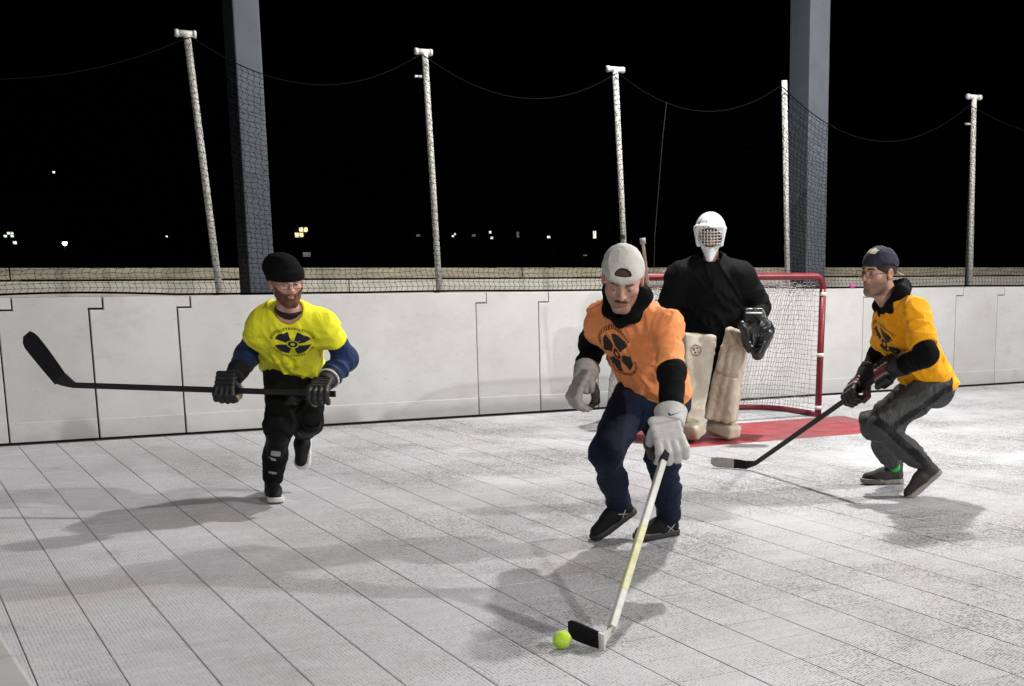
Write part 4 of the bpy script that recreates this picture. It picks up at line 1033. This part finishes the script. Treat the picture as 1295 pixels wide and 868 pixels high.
gc_ = K['haL']; cuffo = [x for x in gl.children if x.name.startswith('cuff')][0]; wv = K['wrL']
decal('swoosh', cuffo, wv+IR*.02+UPZ*.012, IR, nrm(np.cross(nrm(CAM-wv), IR)), [sw], mat('black_mark', (.012, .012, .012), .7), .002, .2)
stick('hockey_stick', 'white and yellow hockey stick of the orange player touching the tennis ball', buttO, heelO, toeO, nrm(UPZ+IL*.25), mat('white_stick', (.66, .65, .60), .4, .12, 20), mat('white_blade', (.66, .65, .63), .5, .12, 20), blktape, .12, toe_m=blktape, toe_from=.13, bh=.068, curve=.02, sec=(.019, .013), tape_m=mat('yellow_stick_band', (.66, .65, .36), .45, .3, 18), tape=(.46, .76))

# ---------------------------------------------------------------- player in amber, right
K = {}
K['pel'] = J(1171, 474, 7.85); K['neck'] = bone(K['pel'], 1130, 387, .51, -1); K['head'] = bone(K['neck'], 1111, 345, .21, -1)
K['shL'] = bone(K['neck'], 1157, 394, .19, -1); K['shR'] = bone(K['neck'], 1124, 402, .18, 1)
K['elL'] = bone(K['shL'], 1172, 449, .285, -1); K['wrL'] = bone(K['elL'], 1136, 462, .25, -1)
K['elR'] = bone(K['shR'], 1112, 450, .28, 1); K['wrR'] = bone(K['elR'], 1093, 477, .25, -1)
K['hipL'] = bone(K['pel'], 1183, 486, .1, -1); K['hipR'] = bone(K['pel'], 1172, 484, .1, 1)
K['knL'] = bone(K['hipL'], 1114, 540, .43, -1); K['anL'] = bone(K['knL'], 1171, 590, .42, 1)
K['anR'] = J(1132, 594, 8.24); K['anR'][2] = .094; K['knR'] = bone(K['anR'], 1106, 537, .41, -1)
K['ftL'] = (nrm(IL*.76-UPZ*.62+TC*.15), nrm(UPZ*.8+IL*.3)); K['ftR'] = (nrm(IL+TC*.1), UPZ)
heelR = ground(945, 594); heelR[2] = .004; toeR = ground(898, 592); toeR[2] = .008
h1 = J(1122, 469, 7.62); axR = nrm(heelR-h1); buttR = h1-axR*.13
LR = float(np.linalg.norm(heelR-h1)); best = min(np.linspace(.05, .6, 200), key=lambda t: abs(proj(h1+axR*LR*t)[0]-1082))
K['haL'] = h1; K['haR'] = h1+axR*LR*best
K['wrR'] = K['haR']+nrm(K['elR']-K['haR'])*.105; K['wrL'] = h1+nrm(K['elL']-h1)*.10
K['HB'] = head_frame(K['head'], 46, 6, 5, 1.05); K['fr'] = frame_of(K); K['stubble'] = ((.15, .09, .065), .75); K['gazez'] = .001
root = person(K['anR'], 'person crouching in amber shirt, grey trousers and navy cap on the right')
build_body(root, K, (.52, .315, .235)); c, B = K['head'], K['HB']
dkhair = mat('dark_hair', (.030, .018, .012), .8, .4, 60, .6, 300); brows(root, K, mat('dark_brow', (.03, .02, .014), .9, .2, 80), .0042); glasses(root, K, mat('glasses_wire', (.03, .025, .025), .35, metal=.6))
sdf_obj('hair', lambda P: smax(ell(tohead(P, c, B), (0, -.014, .034), (.081, .1035, .092)), -.012-tohead(P, c, B)[:, 2]+.62*np.maximum(0, tohead(P, c, B)[:, 1]), .004), [c], .14, .0045, dkhair, root)
capn = mat('navy_cap_cloth', (.014, .017, .040), .85, .3, 25, .25, 300)
def capR(P):
    q = tohead(P, c, B); d = cap_dome(q, .087, .107, .099, .038); d = folds(P, d, .003, 22, 15)
    return smax(d, .052-q[:, 2]-.45*np.maximum(0, -q[:, 1]-.01)-.10*np.maximum(0, q[:, 1]), .004)
cap = sdf_obj('cap', capR, [c], .15, .0042, capn, root)
def brim(P):
    q = tohead(P, c, B); t = A3(0, -.94, -.34); n = A3(0, -.34, .94); o_ = A3(0, -.10, -.002)
    x, y, z = q[:, 0], (q-o_.astype(np.float32))@t.astype(np.float32), (q-o_.astype(np.float32))@n.astype(np.float32)
    d = np.sqrt((x/1.15)**2+np.maximum(0, y)**2)-.066; return smax(smax(d, -y-.02, .004), np.abs(z+2.2*x*x)-.0035, .002)
br = sdf_obj('brim', brim, [c-B[1]*.1], .12, .0042, mat('tan_brim', (.33, .27, .17), .85, .2, 30), cap)
decal('front_patch', cap, c+B[2]*.095+B[1]*.04, B[0], nrm(B[1]*.9-B[2]*.4), [strip([(-.035, -.02), (0, -.026), (.035, -.02)], [(-.03, .014), (0, .02), (.03, .014)], 5)], mat('cream_patch', (.62, .52, .40), .8, .2, 40), .002, .2)
asm = mat('amber_jersey', (.95, .42, .008), .8, .08, 7, .15, 380, sheen=.05, spec=.25, crease=.3)
shirt = build_shirt(root, K, asm, hem=.085, sl=(.70, .80), g=.012, seed=66, hang=.028, amp=.015, hem_tilt=.0, hem_f=-.28, sr=(.062, .078), wide=.95, neckr=.075)
u, r, f = K['fr']; wheel_logo(shirt, K, K['pel']+u*.34+r*.02+f*.1, MATS['dark_print'], .105, .11, .2, mat('ochre_print', (.26, .11, .006), .8, .2, 30))
def hoodR(P):
    n = K['neck']; pts = [n+f*.08+u*.01, n+u*.05-r*.07+f*.05, n+u*.085-r*.085-f*.03, n+u*.055-f*.10, n+u*.06+r*.08-f*.03, n+u*.02+r*.07+f*.05, n+f*.08-u*.005]
    d = chain(P, pts, [.024, .036, .046, .046, .040, .032, .024], .02); return folds(P, d, .006, 16, 7)
sdf_obj('hood', hoodR, [K['neck']], .19, .0055, hoodm, root)
for s, q, st in (('R', 91, .62), ('L', 93, .72)): build_sleeve(root, K, s, bsl, (.058, .060, .048), st, q, .011, .93)
greyt = mat('grey_trousers', (1, 1, 1), .75, .3, 10, .2, 300, attr='tint', spec=.35, crease=.4)
def stripes(V):
    col = np.tile(np.array((.060, .061, .062), np.float32), (len(V), 1)); side = nrm(np.cross(K['fr'][2], UPZ)); side = -K['fr'][1]
    for s, sg in (('L', 1), ('R', -1)):
        hp, kn, an = K['hip'+s], K['kn'+s], K['an'+s]; fw = nrm(np.cross(nrm(kn-hp), K['fr'][1]))
        for a, b in ((hp, kn), (kn, an)):
            ax = nrm(b-a); lat = -K['fr'][1]*sg; lat = nrm(lat-ax*(lat@ax)); bw_ = np.cross(ax, lat); q = V-a; t = q@ax
            m_ = (t > -.08) & (t < np.linalg.norm(b-a)+.02) & (np.abs(q@bw_) < .024) & ((q@lat) > .01); col[m_] = (.008, .008, .008)
    return col
build_trousers(root, K, greyt, .05, (.104, .074, .058, .050), 61, .014, .045, tint=stripes)
gsh = mat('charcoal_shoe', (.030, .029, .024), .75, .3, 30, .4, 300); gso = mat('grey_sole', (.27, .25, .22), .7, .2, 30)
for s in 'LR': build_shoe(root, K, s, gsh, gso, lace=mat('dark_lace', (.03, .03, .03), .9))
an = K['anR']; ax = nrm(K['anR']-K['knR'])
sdf_obj('sock', lambda P: smax(cone(P, an-ax*.12, an+ax*.03, .043, .043), np.abs(plane(P, an-ax*.03, ax))-.05, .004), [an], .12, .006, mat('green_sock', (.04, .42, .08), .9, .25, 40), root)
an2 = K['anL']; ax2 = nrm(K['anL']-K['knL'])
sdf_obj('sock', lambda P: smax(cone(P, an2-ax2*.12, an2+ax2*.03, .043, .043), np.abs(plane(P, an2-ax2*.03, ax2))-.05, .004), [an2], .12, .006, mat('dark_sock', (.02, .02, .02), .9, .25, 40), root)
redg = (.20, .018, .03); wht = (.5, .49, .47)
gl, _, _ = build_glove(root, K, 'R', -axR, [blk, (.16, .06, .05), [(-.095, -.065, wht), (-.065, -.03, redg), (-.03, -.014, wht)]], cuffb, None, side=-1, scale=1.08)
gl2, _, _ = build_glove(root, K, 'L', -axR, [blk, (.03, .02, .02), [(-.06, -.045, wht), (-.045, .0, redg), (.0, .012, wht)]], cuffb, None, side=1, scale=1.08)
stick('hockey_stick', 'black hockey stick with pale taped blade held by the player in amber', buttR, heelR, toeR, UPZ, blkstick, blktape, blktape, .08, toe_m=mat('dusty_tape', (.33, .32, .29), .8, .25, 40), toe_from=.36, bh=.062, curve=.012, sec=(.0155, .0115))

# ---------------------------------------------------------------- goalkeeper
K = {}
K['pel'] = J(902, 432, 10.62); K['neck'] = bone(K['pel'], 899, 336, .60, -1); K['head'] = bone(K['neck'], 898.5, 297, .235, -1)
K['shR'] = bone(K['neck'], 862, 352, .225, 1); K['shL'] = bone(K['neck'], 936, 351, .225, -1)
K['elL'] = bone(K['shL'], 959, 389, .30, 1); K['wrL'] = bone(K['elL'], 955, 406, .26, -1); K['haL'] = bone(K['wrL'], 955, 424, .12, -1)
K['elR'] = bone(K['shR'], 843, 400, .32, 1); K['wrR'] = bone(K['elR'], 838, 432, .26, -1); K['haR'] = bone(K['wrR'], 836, 446, .09, -1)
K['hipR'] = bone(K['pel'], 887, 446, .11, -1); K['hipL'] = bone(K['pel'], 917, 446, .11, -1)
K['knR'] = bone(K['hipR'], 884, 487, .29, -1); K['anR'] = bone(K['knR'], 876, 545, .42, 1); K['anR'][2] = .1
K['knL'] = bone(K['hipL'], 922, 487, .29, -1); K['anL'] = bone(K['knL'], 910, 540, .42, 1); K['anL'][2] = .1
K['ftR'] = (nrm(TC+IL*.3), UPZ); K['ftL'] = (nrm(TC+IR*.35), UPZ)
K['HB'] = head_frame(K['head'], 4, 10, 0); K['fr'] = frame_of(K)
root = person(K['pel'], 'goalkeeper in black jersey, white mask and cream leg pads before the goal')
build_body(root, K, (.30, .15, .10)); c, B = K['head'], K['HB']
u, r, f = K['fr']
jer = mat('black_goalie_jersey', (.0035, .0035, .0045), .85, .3, 8, .2, 260, spec=.15)
shirt = build_shirt(root, K, jer, hem=.13, sl=(1.0, 1.0), g=.055, fl=.82, seed=91, name='jersey', hang=.02, amp=.010, nridge=16, sr=(.115, .105), wide=1.16, neckr=.08, h=.0105)
for s, q in (('R', 95), ('L', 97)): build_sleeve(root, K, s, jer, (.09, .095, .075), .8, q, .013, .97)
build_trousers(root, K, black_fab, .0, (.135, .085, .06, .055), 71, .012, .1, name='goalie_pants', fl=.85)
mw = mat('white_mask_shell', (.72, .72, .73), .28, .08, 14, coat=.3); cagem = mat('cage_steel', (.68, .68, .66), .35, .1, 30, metal=.2)
def maskf(P):
    q = tohead(P, c, B); x = np.abs(q[:, 0]); m_ = np.stack([x, q[:, 1], q[:, 2]], 1)
    d = ell(m_, (0, -.01, .035), (.118, .135, .135)); d = smin(d, cone(m_, (0, .05, -.085), (0, .108, -.168), .068, .031), .04)
    d = smin(d, cone(m_, (.105, .05, .055), (.085, .09, -.06), .022, .018), .02); d = smin(d, cone(m_, (0, .125, .075), (.09, .08, .07), .02, .02), .015)
    op = ell(m_, (0, .15, -.008), (.100, .135, .078)); d = smax(d, -op, .008)
    inn = ell(m_, (0, -.012, .02), (.100, .118, .118)); inn = smin(inn, cone(m_, (0, .03, -.07), (0, .07, -.13), .07, .02), .03)
    d = smax(d, -inn, .004); return smax(d, -.04-q[:, 2]-.9*(q[:, 1]+.03), .01)
mk = sdf_obj('goalie_mask', maskf, [c, c-B[2]*.12+B[1]*.06], .19, .0052, mw, root)
def cagep(x, z): return c+B.T@A3(x, .118+.035*math.cos(x/.09*1.3)-.10*max(0, abs(z)-.03)*.6-.02, z)
mb = MB()
for z in (-.048, -.026, -.004, .018, .04): mb.tube([cagep(x, z) for x in np.linspace(-.084, .084, 11)], .0034, 5)
for x in (-.06, -.036, -.012, .012, .036, .06): mb.tube([cagep(x, z) for z in np.linspace(-.062, .062, 7)], .0034, 5)
mb.build('cage', cagem, mk, True)
decal('mask_trim', mk, c+B[2]*.09, -B[0], B[2], [strip([(-.10, .01), (-.075, .06)], [(-.085, -.01), (-.06, .04)], 3), strip([(-.045, -.012), (.03, -.014)], [(-.045, -.018), (.03, -.020)], 2), strip([(-.022, .065), (-.022, .0)], [(-.019, .065), (-.019, .0)], 2)], mat('grey_trim', (.10, .10, .11), .5), .002, .3)
for x, z in ((-.05, .06), (.02, .07), (.045, .05)): decal('vent', mk, c+B[2]*.08, -B[0], B[2], [sector(0.001, .005, 0, 360, 2, 9)], mat('black_mark', (.012, .012, .012), .7), .002, .3) if x == .02 else None
# leg pads
cream = mat('cream_pad_face', (.66, .61, .51), .6, .0, 5, .15, 60, var2=(.42, .33, .23)); brownp = mat('scuffed_pad', (.64, .57, .47), .65, .0, 9, .2, 60, var2=(.27, .165, .10), stretch=(1, 1, .35))
toem = mat('pale_toe', (.60, .57, .46), .6, .0, 8, .15, 60, var2=(.42, .37, .27))
def leg_pad(s, tl, tr, bl, br, dtop, dbot, wn, rolls, mface, label):
    """slab strapped to the shin: corner pixels of its front face, turned by wn"""
    T0, T1, B0, B1 = J(*tl, dtop), J(*tr, dtop), J(*bl, dbot), J(*br, dbot)
    top, bot = (T0+T1)/2, (B0+B1)/2; l = nrm(top-bot); w_ = (T1-T0); w_ = nrm(w_-l*(w_@l)); n_ = np.cross(l, w_); n_ = n_ if n_@TC > 0 else -n_
    a = math.radians(wn); w2 = w_*math.cos(a)+n_*math.sin(a); n2 = n_*math.cos(a)-w_*math.sin(a); wid = np.linalg.norm(T1-T0)/2/math.cos(a); Lh = np.linalg.norm(top-bot)/2
    cen = (top+bot)/2-n2*.05; BB = np.array([w2, n2, l]); widb = np.linalg.norm(B1-B0)/2/math.cos(a)
    def fn(P):
        q = tohead(P, cen, BB); t = np.clip((q[:, 2]+Lh)/(2*Lh), 0, 1); ww = widb+(wid-widb)*t; q2 = q.copy(); q2[:, 0] = q[:, 0]/ww*wid
        q2[:, 1] += .03*(np.maximum(0, t-.55)/.45)**2-.02*np.maximum(0, .2-t)
        d = rbox(q2, (0, 0, 0), (wid, .052, Lh), .022)*.9
        if rolls:
            for x in (-.62, -.05, .52): d = smin(d, cone(q2, (x*wid, .052, -Lh*.98), (x*wid, .042, Lh*.55), .020, .022), .018)
            d = smax(d, -(np.maximum(np.abs(q2[:, 2]-Lh*.02)-.012, .045-q2[:, 1])), .006)
        d = folds(P, d, .005, 14, 3 if rolls else 4); return d
    p = sdf_obj('leg_pad', fn, [top, bot], .22, .0075, mface, root)
    return p, cen, BB, wid, Lh, bot, n2, w2, l
p1, cen, BB, wid, Lh, bot, n2, w2, l = leg_pad('R', (868, 419), (909, 428), (868, 536), (889, 536), 10.14, 10.14, -20, False, cream, '')
lg = [sector(.036, .042, 0, 360, 2, 28), strip([(-.028, .016), (-.010, -.026)], [(-.012, .020), (.004, -.024)], 4), strip([(-.002, .024), (.016, -.018)], [(.014, .022), (.030, -.012)], 4)]
lo_ = J(882, 444, 10.1); decal('round_mark', p1, lo_, w2, l, lg, mat('brown_mark', (.10, .07, .045), .7), .002, .3)
def toe_box(center, dirn, hw, hh, hl, mm, par):
    d_ = nrm(dirn); up_ = nrm(UPZ-d_*(UPZ@d_)); sd = np.cross(d_, up_); Bq = np.array([sd, d_, up_])
    def fn(P):
        q = tohead(P, center, Bq); d = rbox(q, (0, 0, 0), (hw, hl, hh), .03); d = smin(d, cone(q, (-hw*.6, hl*.4, hh*.7), (hw*.6, hl*.4, hh*.7), .018, .018), .02); return folds(P, d, .004, 16, 2)
    return sdf_obj('pad_toe', fn, [center], .24, .007, mm, par)
tb_ = J(875, 543, 10.15); toe_box(A3(tb_[0], tb_[1], .092), nrm(TC+IL*.5-UPZ*.3), .085, .058, .09, toem, p1)
p2, cen, BB, wid, Lh, bot, n2, w2, l = leg_pad('L', (916, 419), (943, 416), (889, 530), (927, 533), 10.16, 10.2, 22, True, brownp, '')
tb2 = J(915, 540, 10.3); toe_box(A3(tb2[0], tb2[1], .085), nrm(IR*.75+TC*.6-UPZ*.22), .075, .055, .125, toem, p2)
for s in 'RL': build_shoe(root, K, s, blacksh, blacks)
# catching glove
hc = J(953, 424, 10.12); gm_ = mat('black_glossy_leather', (.010, .010, .011), .32, .35, 14, .35, 50, spec=.6)
Bg = np.array([IR, TC, UPZ])
def catcher(P):
    q = tohead(P, hc, Bg); d = ell(q, (.02, 0, .0), (.115, .07, .14)); d = smin(d, cone(q, (-.085, .03, .075), (.03, .05, -.13), .034, .036), .03)
    d = smin(d, cone(q, (.045, .0, .14), (.105, .02, .03), .042, .045), .04); d = smin(d, cone(q, (.105, .02, .03), (.035, .045, -.14), .045, .036), .035)
    d = smin(d, rbox(q, (.0, -.02, .155), (.075, .055, .045), .02), .02)
    d = smax(d, -ell(q, (.01, .10, -.01), (.05, .06, .10)), .02); return folds(P, d, .011, 15, 12)
cg = sdf_obj('catching_glove', catcher, [hc], .24, .006, gm_, root)
decal('glove_lettering', cg, hc+IR*.02-UPZ*.0, nrm(IR+UPZ*.25), nrm(UPZ-IR*.25), [strip([(x, -.012), (x+.006, .014)], [(x+.007, -.012), (x+.013, .014)], 3) for x in np.linspace(-.03, .03, 4)], mat('grey_lettering', (.22, .22, .22), .6), .002, .3)
MB().tube([hc+A3(0, 0, .165)+IR*x*.06+TC*.058 for x in (-1, -.3, .4, 1)], .007, 6).build('cuff_piping', wstripe, cg, True)
# blocker on the stick hand and the stick itself
hb = K['haR']; fb = nrm(TC*.6+IL*.6); sb_ = nrm(np.cross(fb, UPZ))
sdf_obj('blocker', lambda P: rbox(tohead(P, hb+fb*.06, np.array([sb_, fb, UPZ])), (0, 0, .02), (.10, .03, .18), .02), [hb], .3, .008, cream, root)
hk = J(812.5, 303, 10.45); hs_ = K['haR']; bot_ = J(842, 549, 10.42); bot_[2] = .006
gs = empty('goalie_stick', tuple(bot_), 'wooden goalkeeper stick whose shaft end rises behind the orange player', 'hockey stick')
woodst = mat('pale_wood_stick', (.42, .30, .22), .6, .25, 9, stretch=(1, 1, .2)); gd = nrm(bot_-hk); pl = bot_-gd*.66
MB().tube([hk, pl], 1.0, sec=rsec(.0165, .012, .003), up=TC).build('shaft', woodst, gs)
MB().tube([hk-gd*.01, hk+gd*.035], .023, 10).build('knob', mat('grey_tape', (.28, .27, .27), .8, .2, 40), gs, True)
MB().tube([pl, pl+gd*.05, bot_-gd*.06], 1.0, sec=rsec(.045, .011, .004), up=IR).build('paddle', woodst, gs)
MB().tube([bot_-gd*.03, bot_+IR*.12+UPZ*.035, bot_+IR*.2+UPZ*.05], 1.0, sec=rsec(.045, .009, .004), up=UPZ).build('blade', blktape, gs)
